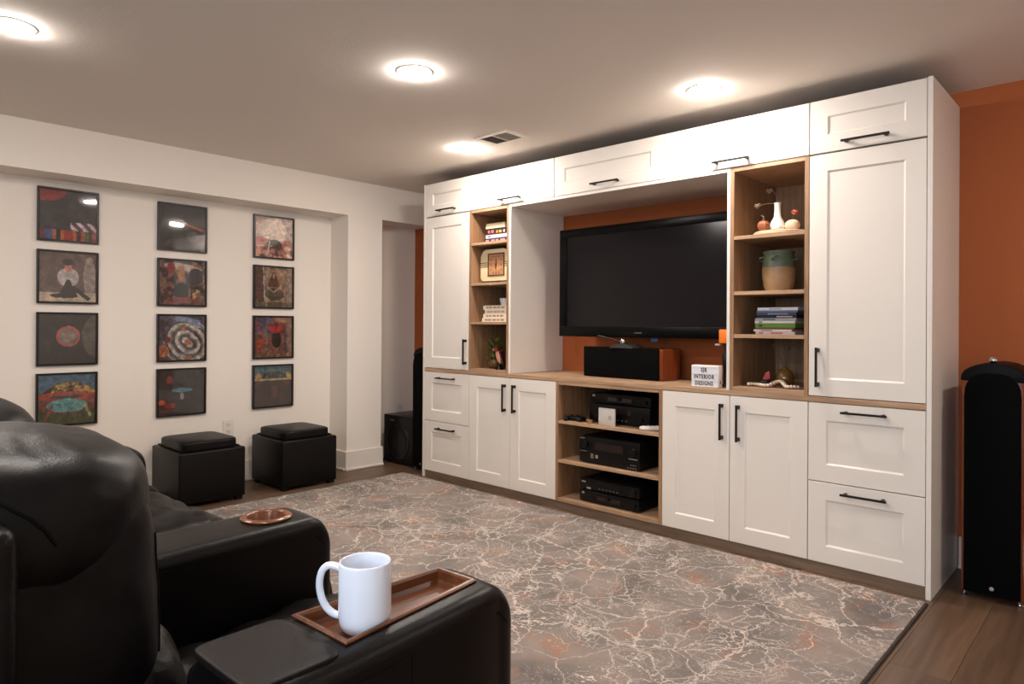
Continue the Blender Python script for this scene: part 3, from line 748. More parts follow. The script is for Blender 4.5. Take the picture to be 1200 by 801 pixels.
bm = newbm(); tube(bm, [(1.46, 0.24, ZC+0.262), (1.52, 0.245, ZC+0.252), (1.58, 0.25, ZC+0.238), (1.64, 0.25, ZC+0.226)], 0.004, 6)
obj('cable', bm, BLACKP, t)

# television on its wall bracket
t = thing('television', 'large black flat television hung in the niche of the wall unit', 'television', (1.75, 0.3, 1.08))
TX0, TX1, TZ0, TZ1, TY = 1.115, 2.375, 1.080, 1.795, 0.27
bm = newbm(); bw, bt_, bb = 0.058, 0.052, 0.066
box(bm, TX0, TX1, TY+0.012, TY+0.085, TZ0, TZ1, bev=0.006, seg=2)
box(bm, TX0, TX1, TY, TY+0.0119, TZ0, TZ0+bb, bev=0.002); box(bm, TX0, TX1, TY, TY+0.0119, TZ1-bt_, TZ1, bev=0.002)
box(bm, TX0, TX0+bw, TY, TY+0.0119, TZ0+bb, TZ1-bt_, bev=0.002); box(bm, TX1-bw, TX1, TY, TY+0.0119, TZ0+bb, TZ1-bt_, bev=0.002)
obj('housing', bm, mat('tv_bezel', (5, 5, 5), 0.3, spec=0.15), t, smooth=40)
obj('screen', B(TX0+bw, TX1-bw, TY+0.007, TY+0.0119, TZ0+bb, TZ1-bt_), mat('tv_screen', (18, 16, 19), 0.14, spec=0.28), t)
obj('badge', B(1.715, 1.765, TY-0.001, TY, TZ0+0.026, TZ0+0.032), mat('badge_dull', (90, 84, 80), 0.4), t)
obj('sticker', B(1.82, 1.865, TY+0.02, TY+0.022, TZ0-0.022, TZ0+0.002), mat('blue_sticker', (30, 80, 130), 0.5), t)
bm = newbm(); box(bm, 1.45, 2.05, TY+0.086, TY+0.11, 1.25, 1.65, bev=0.002); box(bm, 1.68, 1.82, TY+0.11, WY-0.012, 1.38, 1.52); box(bm, 1.6, 1.9, WY-0.012, WY-0.001, 1.3, 1.6)
obj('wall_bracket', bm, BLACKM, t)

# light box sign
LBX0, LBX1, LBZ = 2.231, 2.3775, 0.118
t = thing('light_box', 'small white letter box reading SJR INTERIOR DESIGNS on the worktop', 'sign', (2.305, 0.06, ZC), -0.04)
T0 = Matrix.Translation((2.303, 0.04, ZC)) @ Matrix.Rotation(0.03, 4, 'Z')
hw = 0.077
bm = newbm(); box(bm, -hw, hw, 0.002, 0.05, 0.001, LBZ, bev=0.002)
obj('case', local(bm, T0), WPLAST, t, smooth=40)
bm = newbm(); box(bm, -hw+0.005, hw-0.005, 0.0, 0.0022, 0.006, LBZ-0.006)
obj('letter_panel', local(bm, T0), mat('panel_white', (224, 226, 232), 0.35), t)
bm = newbm()
for zz in (0.006, 0.0405, 0.076, LBZ-0.008): box(bm, -hw+0.004, hw-0.004, -0.002, 0.0005, zz-0.0015, zz+0.0015)
obj('rail', local(bm, T0), WPLAST, t)
for s, zz in (('SJR', 0.083), ('INTERIOR', 0.0475), ('DESIGNS', 0.0125)):
    bm = text_bm(s, 0.0265, 0.0003, Matrix.Identity(4), 1.18)
    bm.transform(T0 @ Matrix.Translation((-0.004, -0.0008, zz)) @ Matrix.Rotation(PI/2, 4, 'X') @ Matrix.Scale(0.86, 4, (1, 0, 0)) @ Matrix.Scale(1.15, 4, (0, 1, 0)))
    obj('lettering', bm, mat('letter_dark', (84, 76, 70), 0.6), t)
bm = newbm(); box(bm, hw, hw+0.0008, 0.020, 0.030, 0.022, 0.036)
obj('switch', local(bm, T0), BLACKP, t)

# black stand with an orange top at the right end of the niche
t = thing('desk_clamp_light', 'black upright stand with an orange block on top beside the light box', 'lamp', (2.372, 0.14, ZC))
bm = newbm(); lathe(bm, [(0, 0.0), (0.036, 0.0), (0.036, 0.012), (0.012, 0.02), (0.010, 0.1), (0.016, 0.12), (0.018, 0.17), (0.010, 0.19), (0.012, 0.235), (0, 0.235)], (2.372, 0.14, ZC+0.0005), 20)
obj('stand', bm, BLACKP, t, smooth=40)
obj('orange_block', B(2.344, 2.400, 0.115, 0.165, ZC+0.236, ZC+0.310, bev=0.006), mat('orange_plastic', (236, 120, 30), 0.4), t, smooth=40)
obj('wing', B(2.315, 2.3435, 0.13, 0.15, ZC+0.222, ZC+0.232, bev=0.002), mat('silver_plastic', (150, 150, 152), 0.3), t)

# ------------------------------------------------------------------ stereo equipment
DARKTXT = mat('dim_print', (120, 118, 116), 0.5)
def component(label, x0, x1, y0, y1, z0, z1, style):
    t = thing('stereo_component', label, 'electronics', ((x0+x1)/2, (y0+y1)/2, z0), 0, 'black stereo components')
    obj('case', B(x0, x1, y0+0.008, y1, z0+0.008, z1, bev=0.003), mat('component_black', (9, 8, 8), 0.5, spec=0.25), t, smooth=40)
    obj('front_panel', B(x0-0.001, x1+0.001, y0, y0+0.0078, z0+0.007, z1+0.001, bev=0.002), mat('component_front', (10, 9, 9), 0.35, spec=0.25), t, smooth=40)
    for a in (x0+0.04, x1-0.04):
        for b in (y0+0.04, y1-0.04):
            bm = newbm(); cyl(bm, (a, b, z0+0.0003), 0.016, 0.0078, seg=12); obj('foot', bm, BLACKP, t)
    H = z1-z0; W = x1-x0
    def knob(fx, fz, r, m=BLACKG, d=0.014):
        bm = newbm(); lathe(bm, [(0, -d), (r*0.9, -d), (r, -d+0.002), (r, 0), (0, 0)], (x0+W*fx, y0-0.0002, z0+H*fz), 24, 'Y'); obj('knob', bm, m, t, smooth=40)
    def lamp(fx, fz, w_, h_, m): obj('marking', B(x0+W*fx-w_/2, x0+W*fx+w_/2, y0-0.0008, y0-0.0001, z0+H*fz-h_/2, z0+H*fz+h_/2), m, t)
    disp = mat('display_dark', (34, 20, 20), 0.1); sil = mat('silver_mark', (170, 168, 164), 0.35, metal=0.5)
    if style == 'player':
        obj('display', B(x0+W*0.3, x0+W*0.7, y0-0.001, y0-0.0001, z0+H*0.35, z0+H*0.7), disp, t); knob(0.5, 0.6, 0.012); lamp(0.06, 0.78, 0.018, 0.012, sil); knob(0.93, 0.5, 0.012)
    elif style == 'amp':
        knob(0.14, 0.4, 0.02); knob(0.86, 0.4, 0.02); obj('display', B(x0+W*0.3, x0+W*0.7, y0-0.001, y0-0.0001, z0+H*0.55, z0+H*0.8), disp, t)
        for q in range(5): lamp(0.35+q*0.07, 0.25, 0.012, 0.004, DARKTXT)
    elif style == 'receiver':
        knob(0.10, 0.72, 0.022); knob(0.90, 0.66, 0.024); obj('display', B(x0+W*0.26, x0+W*0.74, y0-0.001, y0-0.0001, z0+H*0.55, z0+H*0.82), disp, t)
        lamp(0.05, 0.93, 0.035, 0.006, DARKTXT); lamp(0.07, 0.45, 0.05, 0.004, DARKTXT); lamp(0.22, 0.3, 0.022, 0.03, mat('mark_tan', (120, 100, 70), 0.5)); lamp(0.30, 0.3, 0.018, 0.02, sil); lamp(0.9, 0.42, 0.06, 0.005, sil); lamp(0.90, 0.2, 0.04, 0.003, DARKTXT)
        for q in range(4): lamp(0.82+q*0.04, 0.09, 0.008, 0.006, DARKTXT)
    elif style == 'deck':
        obj('tray_door', B(x0+W*0.28, x0+W*0.68, y0-0.0015, y0-0.0001, z0+H*0.55, z0+H*0.8), BLACKG, t); lamp(0.06, 0.72, 0.03, 0.008, sil); knob(0.9, 0.5, 0.02); lamp(0.15, 0.2, 0.03, 0.012, sil)
        for q in range(6): lamp(0.34+q*0.06, 0.3, 0.010, 0.005, DARKTXT)
    return t
component('slim black disc player topping the stack on the highest stereo shelf', 1.50, 1.93, 0.11, 0.44, 0.672, 0.735, 'player')
component('black amplifier under the disc player on the highest stereo shelf', 1.50, 1.93, 0.10, 0.46, 0.5565, 0.671, 'amp')
component('deep black audio receiver on the middle stereo shelf', 1.475, 1.905, 0.035, 0.42, 0.3125, 0.475, 'receiver')
component('black disc deck on top of the pair on the lowest stereo shelf', 1.475, 1.90, 0.045, 0.40, 0.1465, 0.215, 'deck')
component('black cassette deck at the bottom of the pair on the lowest stereo shelf', 1.475, 1.90, 0.04, 0.42, 0.073, 0.1455, 'player')
bm = newbm(); box(bm, 1.620, 1.738, 0.028, 0.040, 0.5567, 0.660, bev=0.003)
o = obj('thermostat_card', bm, mat('card_grey', (198, 192, 184), 0.45), None, smooth=40); tag(o, 'pale grey square card leaning on the amplifier, top stereo shelf', 'card')
o.name = 'square_card'
tc_ = obj('printed_square', B(1.692, 1.714, 0.0272, 0.0279, 0.592, 0.618), mat('card_print', (168, 160, 150), 0.5), o)
def gamepad(x, y, z, label, m, rz=0.0):
    t = thing('game_controller', label, 'controller', (x, y, z), rz)
    bm = newbm(); cushion(bm, (0, 0, 0.016), (0.05, 0.026, 0.015), 3, 8)
    obj('body', local(bm, WM[t]), m, t, smooth=180)
    for s in (-1, 1):
        bm = newbm(); cushion(bm, (s*0.052, -0.02, 0.0145), (0.018, 0.036, 0.0142), 2.6, 8, rot=s*-0.35); obj('grip', local(bm, WM[t]), m, t, smooth=180)
        bm = newbm(); lathe(bm, [(0.005, 0.028), (0.005, 0.036), (0.009, 0.038), (0, 0.040)], (s*0.022, -0.008, 0), 12); obj('thumb_stick', local(bm, WM[t]), BLACKP, t, smooth=40)
gamepad(1.412, 0.07, 0.5563, 'black game controller at the left end of the top stereo shelf', BLACKP, 0.2)
t = thing('remote_control', 'white and grey remote lying at the right end of the top stereo shelf', 'remote', (1.965, 0.075, 0.5565), -0.75)
bm = newbm(); cushion(bm, (0, 0, 0.013), (0.022, 0.075, 0.0125), 4, 10); obj('body', local(bm, WM[t]), WPLAST, t, smooth=180)
bm = newbm()
for q in range(4): box(bm, -0.008, 0.008, -0.045+q*0.025, -0.032+q*0.025, 0.0235, 0.0268, bev=0.001)
obj('button', local(bm, WM[t]), mat('button_grey', (110, 108, 106), 0.5), t)
t = thing('remote_control', 'black remote lying behind the white one on the top stereo shelf', 'remote', (2.005, 0.22, 0.5565), 0.1)
bm = newbm(); box(bm, -0.022, 0.022, -0.07, 0.07, 0.0004, 0.02, bev=0.004); obj('body', local(bm, WM[t]), BLACKP, t, smooth=40)
t = thing('coin_stack', 'tiny tan disc stack in front of the amplifier, top stereo shelf', 'trinket', (1.545, 0.045, 0.5563))
for q in range(2):
    bm = newbm(); lathe(bm, [(0, q*0.011), (0.019, q*0.011), (0.020, q*0.011+0.003), (0.018, q*0.011+0.010), (0, q*0.011+0.0105)], (1.545, 0.045, 0.5566), 18)
    obj('disc', bm, mat('tan_disc', (150, 110, 74), 0.4), t, smooth=40)

# ------------------------------------------------------------------ books and ornaments, left shelf
def book(x0, x1, y0, y1, z0, z1, cm, label, group, marks=None, mark_mat=None):
    t = thing('book', label, 'book', ((x0+x1)/2, (y0+y1)/2, z0), 0, group)
    bm = newbm(); th = 0.0022
    box(bm, x0, x1, y0, y1, z0+0.0002, z0+th); box(bm, x0, x1, y0, y1, z1-th, z1-0.0002); box(bm, x0, x1, y0, y0+th, z0+th, z1-th)
    obj('cover', bm, cm, t)
    obj('pages', B(x0+0.003, x1-0.003, y0+th, y1-0.003, z0+th, z1-th), mat('paper', (226, 218, 200), 0.8), t)
    if marks:
        bm = newbm()
        for a, b in marks: box(bm, x0+(x1-x0)*a, x0+(x1-x0)*b, y0-0.0006, y0, z0+(z1-z0)*0.28, z0+(z1-z0)*0.72)
        obj('spine_print', bm, mark_mat or DARKTXT, t)
    return t
def bc(name, rgb, r=0.5): return mat(name, rgb, r)
z = 1.7302
gl = 'books stacked on the top left shelf'
specs = [(0.569, 0.794, 0.0366, bc('book_navy', (48, 46, 70)), 'dark blue patterned book at the bottom of the top-shelf stack', [(0.05, 0.2), (0.3, 0.45), (0.5, 0.62), (0.7, 0.9)], bc('print_rose', (196, 150, 140))),
         (0.582, 0.788, 0.0244, bc('book_lilac', (206, 200, 214)), 'pale lilac book second from the bottom of the top-shelf stack', [(0.1, 0.25)], DARKTXT),
         (0.592, 0.794, 0.0439, bc('book_dark', (44, 26, 28)), 'dark book with bright coloured letters mid-way in the top-shelf stack', [(0.06, 0.16), (0.22, 0.34)], bc('print_pink', (226, 120, 110))),
         (0.582, 0.771, 0.0171, bc('book_white', (238, 228, 208)), 'thin white book second from the top of the top-shelf stack', None, None),
         (0.586, 0.768, 0.0195, bc('book_cream', (236, 222, 170)), 'thin yellowish book on top of the top-shelf stack', None, None)]
for q, (a, b, h, cm, lb, mk, mm) in enumerate(specs):
    tt = book(a, b, 0.09, 0.30, z, z+h, cm, lb, gl, mk, mm)
    if q == 2:
        obj('spine_print', B(0.685, 0.705, 0.0893, 0.09, z+0.01, z+0.027), bc('print_orange', (236, 150, 60)), tt)
        obj('spine_print', B(0.715, 0.737, 0.0893, 0.09, z+0.01, z+0.027), bc('print_yellow', (240, 196, 90)), tt)
        obj('spine_print', B(0.755, 0.770, 0.0893, 0.09, z+0.01, z+0.027), bc('print_white', (240, 220, 214)), tt)
    z += h
gl = 'cream books stacked on the third left shelf'
z = 1.1742
for q, (a, b, h, lb) in enumerate(((0.580, 0.832, 0.0285, 'cream book at the bottom of the stack under the white pot'), (0.592, 0.820, 0.0275, 'cream book second from the bottom under the white pot'),
                                   (0.606, 0.830, 0.0295, 'cream book second from the top under the white pot'), (0.592, 0.836, 0.030, 'cream book directly under the small white pot'))):
    book(a, b, 0.06, 0.25, z, z+h, bc('book_cream_%s' % 'abcd'[q], ((232, 214, 190), (234, 216, 192), (206, 190, 168), (214, 200, 180))[q]), lb, gl, [(0.12, 0.22), (0.24, 0.36), (0.4, 0.55), (0.58, 0.68), (0.72, 0.86)], bc('book_letter', (150, 132, 112)))
    z += h
t = thing('pot', 'small white tapered pot on top of the cream books', 'pot', (0.735, 0.13, z))
bm = newbm(); lathe(bm, [(0, 0.001), (0.026, 0.001), (0.036, 0.050), (0.034, 0.050), (0.024, 0.01), (0, 0.01)], (0.735, 0.13, z), 4*6)
obj('body', bm, mat('pot_white', (222, 220, 216), 0.5), t, smooth=40)

# retro clock
t = thing('mantel_clock', 'cream retro clock with square wooden dial on the second left shelf', 'clock', (0.684, 0.1, 1.447))
cx0, cx1, cz0, cz1, cyf = 0.548, 0.820, 1.463, 1.686, 0.075
pts = []
for (ax, az, a0) in ((cx1-0.03, cz0+0.02, -PI/2), (cx1-0.05, cz1-0.05, 0), (cx0+0.05, cz1-0.05, PI/2), (cx0+0.03, cz0+0.02, PI)):
    r = 0.05 if az > 1.6 else 0.02
    if az < 1.6: ax = cx1-0.02 if ax > 0.684 else cx0+0.02
    for k in range(6): pts.append((ax+r*math.cos(a0+PI/2*k/5), az+r*math.sin(a0+PI/2*k/5)))
bm = newbm(); prism(bm, pts, cyf, cyf+0.08, 'Y', bev=0.006, seg=3)
CREAM = mat('clock_cream', (236, 218, 178), 0.3)
obj('case', bm, CREAM, t, smooth=40)
fx0, fx1, fz0, fz1 = 0.632, 0.776, 1.504, 1.648
bm = newbm()
for a in ((fx0-0.008, fx1+0.008, fz0-0.008, fz0), (fx0-0.008, fx1+0.008, fz1, fz1+0.008), (fx0-0.008, fx0, fz0, fz1), (fx1, fx1+0.008, fz0, fz1)): box(bm, a[0], a[1], cyf-0.006, cyf, a[2], a[3])
obj('bezel', bm, mat('bezel_brown', (70, 46, 30), 0.4), t)
dial = obj('dial', B(fx0, fx1, cyf-0.003, cyf, fz0, fz1), wood('dial_wood', (176, 124, 84), (208, 154, 112), 'X', 0.4), t)
bm = newbm(); ccx, ccz = (fx0+fx1)/2, (fz0+fz1)/2
for k in range(12):
    a = 2*PI*k/12; s = 0.05/max(abs(math.sin(a)), abs(math.cos(a)))
    s = min(s, 0.062); px, pz = ccx+s*math.sin(a), ccz+s*math.cos(a)*1.15
    box(bm, px-0.004, px+0.004, cyf-0.0037, cyf-0.003, pz-0.006, pz+0.006)
obj('numerals', bm, mat('dial_print', (110, 70, 44), 0.6), dial)
bm = newbm(); box(bm, ccx-0.003, ccx+0.003, cyf-0.006, cyf-0.004, ccz-0.006, ccz+0.040); box(bm, ccx-0.003, ccx+0.003, cyf-0.008, cyf-0.006, ccz-0.032, ccz+0.004); lathe(bm, [(0, -0.004), (0.006, -0.004), (0.006, 0), (0, 0)], (ccx, cyf-0.005, ccz), 12, 'Y')
obj('hands', bm, mat('hand_brown', (60, 36, 24), 0.4), dial)
bm = newbm()
for s in (-1, 0, 1):
    box(bm, cx0+0.002, fx0-0.010, cyf-0.0025, cyf+0.001, 1.578+s*0.014-0.0025, 1.578+s*0.014+0.0025); box(bm, fx1+0.010, cx1-0.002, cyf-0.0025, cyf+0.001, 1.578+s*0.014-0.0025, 1.578+s*0.014+0.0025)
obj('trim_lines', bm, mat('line_brown', (96, 62, 42), 0.4), t)
for a in (cx0+0.05, cx1-0.05): obj('foot', B(a-0.02, a+0.02, cyf+0.01, cyf+0.07, 1.4472, cz0+0.002, bev=0.002), mat('foot_brown', (70, 44, 30), 0.5), t)

# leafy plant in a glass bowl and a bird figurine
t = thing('potted_plant', 'small bushy green plant in an amber bowl on the lowest left shelf', 'plant', (0.62, 0.13, 0.842))
bm = newbm(); lathe(bm, [(0, 0.001), (0.035, 0.001), (0.052, 0.02), (0.056, 0.045), (0.048, 0.066), (0.045, 0.066), (0.05, 0.044), (0.03, 0.008), (0, 0.008)], (0.622, 0.15, 0.842), 28)
obj('bowl', bm, mat('amber_bowl', (96, 70, 34), 0.15), t, smooth=60)
rnd = random.Random(5)
LF = [mat('leaf_a', (112, 128, 56), 0.5), mat('leaf_b', (156, 162, 84), 0.5), mat('leaf_c', (72, 96, 42), 0.5)]
def leaf_bm(base_p, d, L, wd, droop):
    bm = newbm(); d = Vector(d).normalized(); side = d.cross(Vector((0, 0, 1)))
    if side.length < 1e-3: side = Vector((1, 0, 0))
    side.normalize(); prev = None; N_ = 5
    for k in range(N_+1):
        s = k/N_; p = Vector(base_p)+d*L*s+Vector((0, 0, -droop*s*s)); ww = wd*math.sin(PI*min(0.98, s*0.85+0.13))
        a, c, b = bm.verts.new(p-side*ww), bm.verts.new(p+Vector((0, 0, -ww*0.3))), bm.verts.new(p+side*ww)
        if prev: bm.faces.new((prev[0], prev[1], c, a)); bm.faces.new((prev[1], prev[2], b, c))
        prev = (a, c, b)
    return bm
for q in range(120):
    a = rnd.uniform(0, 2*PI); hgt = rnd.uniform(0.02, 0.22); rr = rnd.uniform(0, 0.028)
    b0 = (0.620+rr*math.cos(a), 0.15+rr*math.sin(a), 0.88+hgt*0.75)
    d = (math.cos(a), math.sin(a), rnd.uniform(-0.1, 0.9))
    obj('leaf', leaf_bm(b0, d, rnd.uniform(0.035, 0.075), rnd.uniform(0.005, 0.009), rnd.uniform(0.0, 0.02)), LF[q % 3], t)
bm = newbm()
for q in range(9):
    a = q*0.7; tube(bm, [(0.622, 0.15, 0.85), (0.622+0.012*math.cos(a), 0.15+0.012*math.sin(a), 0.93), (0.620+0.03*math.cos(a), 0.15+0.03*math.sin(a), 1.02+0.02*math.sin(q))], 0.0014, 5)
obj('stems', bm, mat('stem_green', (70, 84, 40), 0.6), t)
t = thing('bird_figurine', 'pink and dark red bird figurine beside the bushy plant', 'figurine', (0.725, 0.09, 0.842))
bx, by, bz = 0.730, 0.085, 0.842
bm = newbm(); lathe(bm, [(0, 0.0005), (0.030, 0.0005), (0.028, 0.012), (0.012, 0.022), (0.010, 0.04), (0, 0.041)], (bx, by, bz), 20)
obj('base', bm, BLACKG, t, smooth=60)
bm = newbm(); cushion(bm, (bx, by, bz+0.085), (0.022, 0.02, 0.048), 2.4, 8, tilt=0.0); bm.transform(Matrix.Translation((bx, by, bz+0.085)) @ Matrix.Rotation(-0.45, 4, 'Y') @ Matrix.Translation((-bx, -by, -bz-0.085)))
obj('body', bm, mat('bird_pink', (206, 140, 116), 0.4), t, smooth=180)
bm = newbm(); cushion(bm, (bx+0.016, by+0.006, bz+0.072), (0.014, 0.02, 0.05), 2.4, 8); bm.transform(Matrix.Translation((bx, by, bz+0.085)) @ Matrix.Rotation(-0.35, 4, 'Y') @ Matrix.Translation((-bx, -by, -bz-0.085)))
obj('wing', bm, mat('bird_dark', (52, 18, 18), 0.4), t, smooth=180)
bm = newbm(); cushion(bm, (bx-0.028, by-0.002, bz+0.135), (0.019, 0.016, 0.019), 2.2, 8)
obj('head', bm, mat('bird_red', (140, 34, 34), 0.4), t, smooth=180)
bm = newbm(); tube(bm, [(bx-0.040, by-0.004, bz+0.142), (bx-0.053, by-0.006, bz+0.138), (bx-0.058, by-0.006, bz+0.126)], [0.008, 0.006, 0.001], 8)
obj('beak', bm, mat('beak_pale', (216, 190, 160), 0.4), t, smooth=180)

# ------------------------------------------------------------------ ornaments, right shelf
SH = 1.6122
t = thing('serving_board', 'round cream wooden board under the white vase, top right shelf', 'board', (2.655, 0.14, SH))
bm = newbm(); lathe(bm, [(0, 0.0005), (0.115, 0.0005), (0.13, 0.006), (0.13, 0.018), (0.125, 0.022), (0, 0.020)], (2.655, 0.16, SH), 40)
bm.transform(Matrix.Translation((0, 0, 0)))
obj('disc', bm, wood('board_wood', (206, 176, 140), (228, 204, 172), 'X', 0.5), t, smooth=40)
SV = SH+0.0225
t = thing('bottle_vase', 'white bottle vase with two dry stems on the cream board', 'vase', (2.70, 0.15, SV))
bm = newbm(); lathe(bm, [(0, 0), (0.026, 0), (0.038, 0.012), (0.039, 0.026), (0.031, 0.050), (0.018, 0.074), (0.0145, 0.105), (0.0155, 0.140), (0.018, 0.146), (0.0155, 0.146), (0.0125, 0.138), (0.012, 0.09), (0, 0.08)], (2.652, 0.13, SV), 32)
obj('body', bm, mat('vase_white', (236, 230, 222), 0.35), t, smooth=60)
DRY = mat('dry_stem', (132, 104, 78), 0.8)
for pts_, tip in (([(2.652, 0.13, SV+0.09), (2.65, 0.13, SV+0.16), (2.644, 0.13, SV+0.19), (2.622, 0.128, SV+0.215)], (2.622, 0.128, SV+0.215)), ([(2.652, 0.13, SV+0.09), (2.648, 0.128, SV+0.138), (2.62, 0.12, SV+0.146), (2.568, 0.11, SV+0.142)], (2.568, 0.11, SV+0.142))):
    bm = newbm(); tube(bm, pts_, 0.0013, 5); s = obj('stem', bm, DRY, t)
    bm = newbm()
    for q in range(8):
        a = q*0.9; tube(bm, [tip, (tip[0]-0.012+0.016*math.cos(a), tip[1]+0.010*math.sin(a), tip[2]+0.006-0.02*((q % 3)/2))], [0.0015, 0.0042], 5)
    obj('seed_head', bm, DRY, s)
t = thing('pumpkin_ornament', 'small orange-brown ribbed ornament left of the white vase', 'ornament', (2.60, 0.09, SV))
bm = newbm(); cushion(bm, (0, 0, 0.030), (0.032, 0.026, 0.026), 2.3, 12)
for v in bm.verts:
    a = math.atan2(v.co.y, v.co.x); f = 1-0.12*abs(math.sin(a*4)); v.co.x *= f; v.co.y *= f
obj('body', local(bm, Matrix.Translation((2.598, 0.085, SV))), mat('pumpkin', (150, 84, 50), 0.5), t, smooth=180)
bm = newbm(); tube(bm, [(2.598, 0.085, SV+0.055), (2.60, 0.085, SV+0.075), (2.588, 0.085, SV+0.082)], [0.006, 0.004, 0.005], 8)
obj('stalk', bm, mat('stalk', (92, 66, 40), 0.7), t, smooth=60)
t = thing('shell_ornament', 'cream lumpy shell ornament at the right end of the board', 'ornament', (2.775, 0.13, SV))
bm = newbm(); cushion(bm, (2.722, 0.135, SV+0.028), (0.036, 0.03, 0.028), 2.3, 12, wr=0.012, seed=3)
obj('body', bm, mat('shell_cream', (214, 190, 164), 0.5), t, smooth=180)
t = thing('flower', 'coral pink flower head standing right of the white vase', 'flower', (2.740, 0.13, SV+0.05))
for q in range(16):
    a = q*2.4; el = 0.2+1.2*(q/16); d = (math.cos(a)*math.cos(el), math.sin(a)*math.cos(el), math.sin(el)); L = 0.026
    obj('petal', leaf_bm((2.740, 0.13, SV+0.082), d, L, 0.013, 0.004), mat('petal_coral', (214, 110, 92) if q % 3 else (150, 48, 40), 0.5) if q % 3 else mat('petal_red', (150, 48, 40), 0.5), t)
bm = newbm(); cushion(bm, (2.740, 0.13, SV+0.090), (0.014, 0.014, 0.012), 2, 6); obj('flower_center', bm, mat('petal_core', (224, 140, 116), 0.5), t, smooth=180)
bm = newbm(); tube(bm, [(2.740, 0.13, SV+0.082), (2.728, 0.133, SV+0.045)], 0.002, 6); obj('stem', bm, LF[2], t)

t = thing('ceramic_jar', 'tan stoneware jar with green glazed top and lug handles', 'jar', (2.70, 0.18, 1.3302))
jar = [(0, 0.001), (0.072, 0.001), (0.084, 0.03), (0.092, 0.08), (0.093, 0.13), (0.088, 0.165), (0.083, 0.185), (0.083, 0.20), (0.089, 0.208), (0.088, 0.214), (0.078, 0.214), (0.076, 0.19), (0.083, 0.15), (0.07, 0.02), (0, 0.015)]
JM = mat('jar_glaze', (150, 122, 90), 0.45); nt_, ln_ = nodes(JM)
tc_n = nt_.new('ShaderNodeTexCoord'); sp = nt_.new('ShaderNodeSeparateXYZ'); ln_.new(tc_n.outputs['Object'], sp.inputs[0])
nn = nt_.new('ShaderNodeTexNoise'); nn.inputs['Scale'].default_value = 22; nn.inputs['Detail'].default_value = 4; ln_.new(tc_n.outputs['Object'], nn.inputs['Vector'])
hgt_ = mathn(nt_, ln_, 'ADD', sp.outputs['Z'], mathn(nt_, ln_, 'MULTIPLY', nn.outputs['Fac'], 0.025))
rg = ramp(nt_, [(0.0, (0, 0, 0)), (0.50, (0, 0, 0)), (0.53, (1, 1, 1)), (1.0, (1, 1, 1))]); ln_.new(mathn(nt_, ln_, 'DIVIDE', hgt_, 0.26), rg.inputs[0])
tan = mixc(nt_, ln_, nn.outputs['Fac'], lin((128, 96, 66)), lin((186, 152, 112))); grn = mixc(nt_, ln_, nn.outputs['Fac'], lin((52, 70, 58)), lin((112, 122, 96)))
ln_.new(mixc(nt_, ln_, rg.outputs[0], tan, grn), nt_['Principled BSDF'].inputs['Base Color'])
jx, jy = 2.648, 0.16
jar = [(a_*0.87, b_*0.96) for a_, b_ in jar]
bm = newbm(); lathe(bm, jar, (jx, jy, 1.3302), 40); obj('body', bm, JM, t, smooth=60)
for a in (0.1, PI+0.3, PI*1.5+0.1):
    bm = newbm(); c, s = math.cos(a), math.sin(a)
    tube(bm, [(jx+c*0.071-s*0.012, jy+s*0.071+c*0.012, 1.3302+0.178), (jx+c*0.090-s*0.009, jy+s*0.090+c*0.009, 1.3302+0.175), (jx+c*0.091+s*0.009, jy+s*0.091-c*0.009, 1.3302+0.163), (jx+c*0.073+s*0.012, jy+s*0.073-c*0.012, 1.3302+0.159)], 0.005, 8)
    obj('lug_handle', bm, mat('jar_green', (84, 98, 78), 0.35), t, smooth=60)

# stack of disc cases
z = 1.1122; gl = 'flat cases stacked on the third right shelf'
cs = [((2.602, 2.800), 0.014, (196, 180, 178), 'reddish-white case at the bottom of the stack', [(0.1, 0.2), (0.4, 0.7)], (160, 60, 70)),
      ((2.592, 2.785), 0.010, (210, 206, 204), 'white case second from the bottom of the stack', [(0.2, 0.5)], (90, 80, 80)),
      ((2.600, 2.795), 0.008, (120, 70, 50), 'thin brown case third from the bottom', None, None),
      ((2.600, 2.802), 0.020, (92, 132, 62), 'thick green case in the lower half of the stack', [(0.1, 0.18)], (30, 40, 30)),
      ((2.598, 2.800), 0.012, (206, 206, 200), 'white case resting on the thick green one', [(0.1, 0.2)], (60, 60, 60)),
      ((2.600, 2.806), 0.013, (150, 158, 166), 'blue-grey case mid-way up the stack', [(0.2, 0.5)], (70, 80, 90)),
      ((2.612, 2.808), 0.013, (40, 34, 32), 'black case above the blue-grey one', [(0.5, 0.9)], (190, 150, 130)),
      ((2.606, 2.806), 0.012, (62, 74, 104), 'dark blue case in the upper half of the stack', [(0.3, 0.8)], (120, 140, 190)),
      ((2.608, 2.812), 0.010, (96, 112, 140), 'steel blue case just below the top', None, None),
      ((2.612, 2.815), 0.014, (214, 214, 216), 'pale grey case on top of the stack', [(0.3, 0.6)], (150, 150, 150))]
for q, ((a, b), h, c, lb, mk, mc) in enumerate(cs):
    a -= 0.036; b -= 0.036; h *= 1.08
    t = thing('disc_case', lb+' on the right shelf', 'disc case', ((a+b)/2, 0.16, z), 0, gl)
    obj('case', B(a, b, 0.07, 0.22, z+0.0003, z+h-0.0003, bev=0.001, seg=1), mat('case_%s' % 'abcdefghij'[q], c, 0.25), t)
    if mk:
        bm = newbm()
        for u0, u1 in mk: box(bm, a+(b-a)*u0, a+(b-a)*u1, 0.0692, 0.07, z+h*0.3, z+h*0.7)
        obj('spine_print', bm, mat('case_print_%s' % 'abcdefghij'[q], mc, 0.4), t)
    z += h
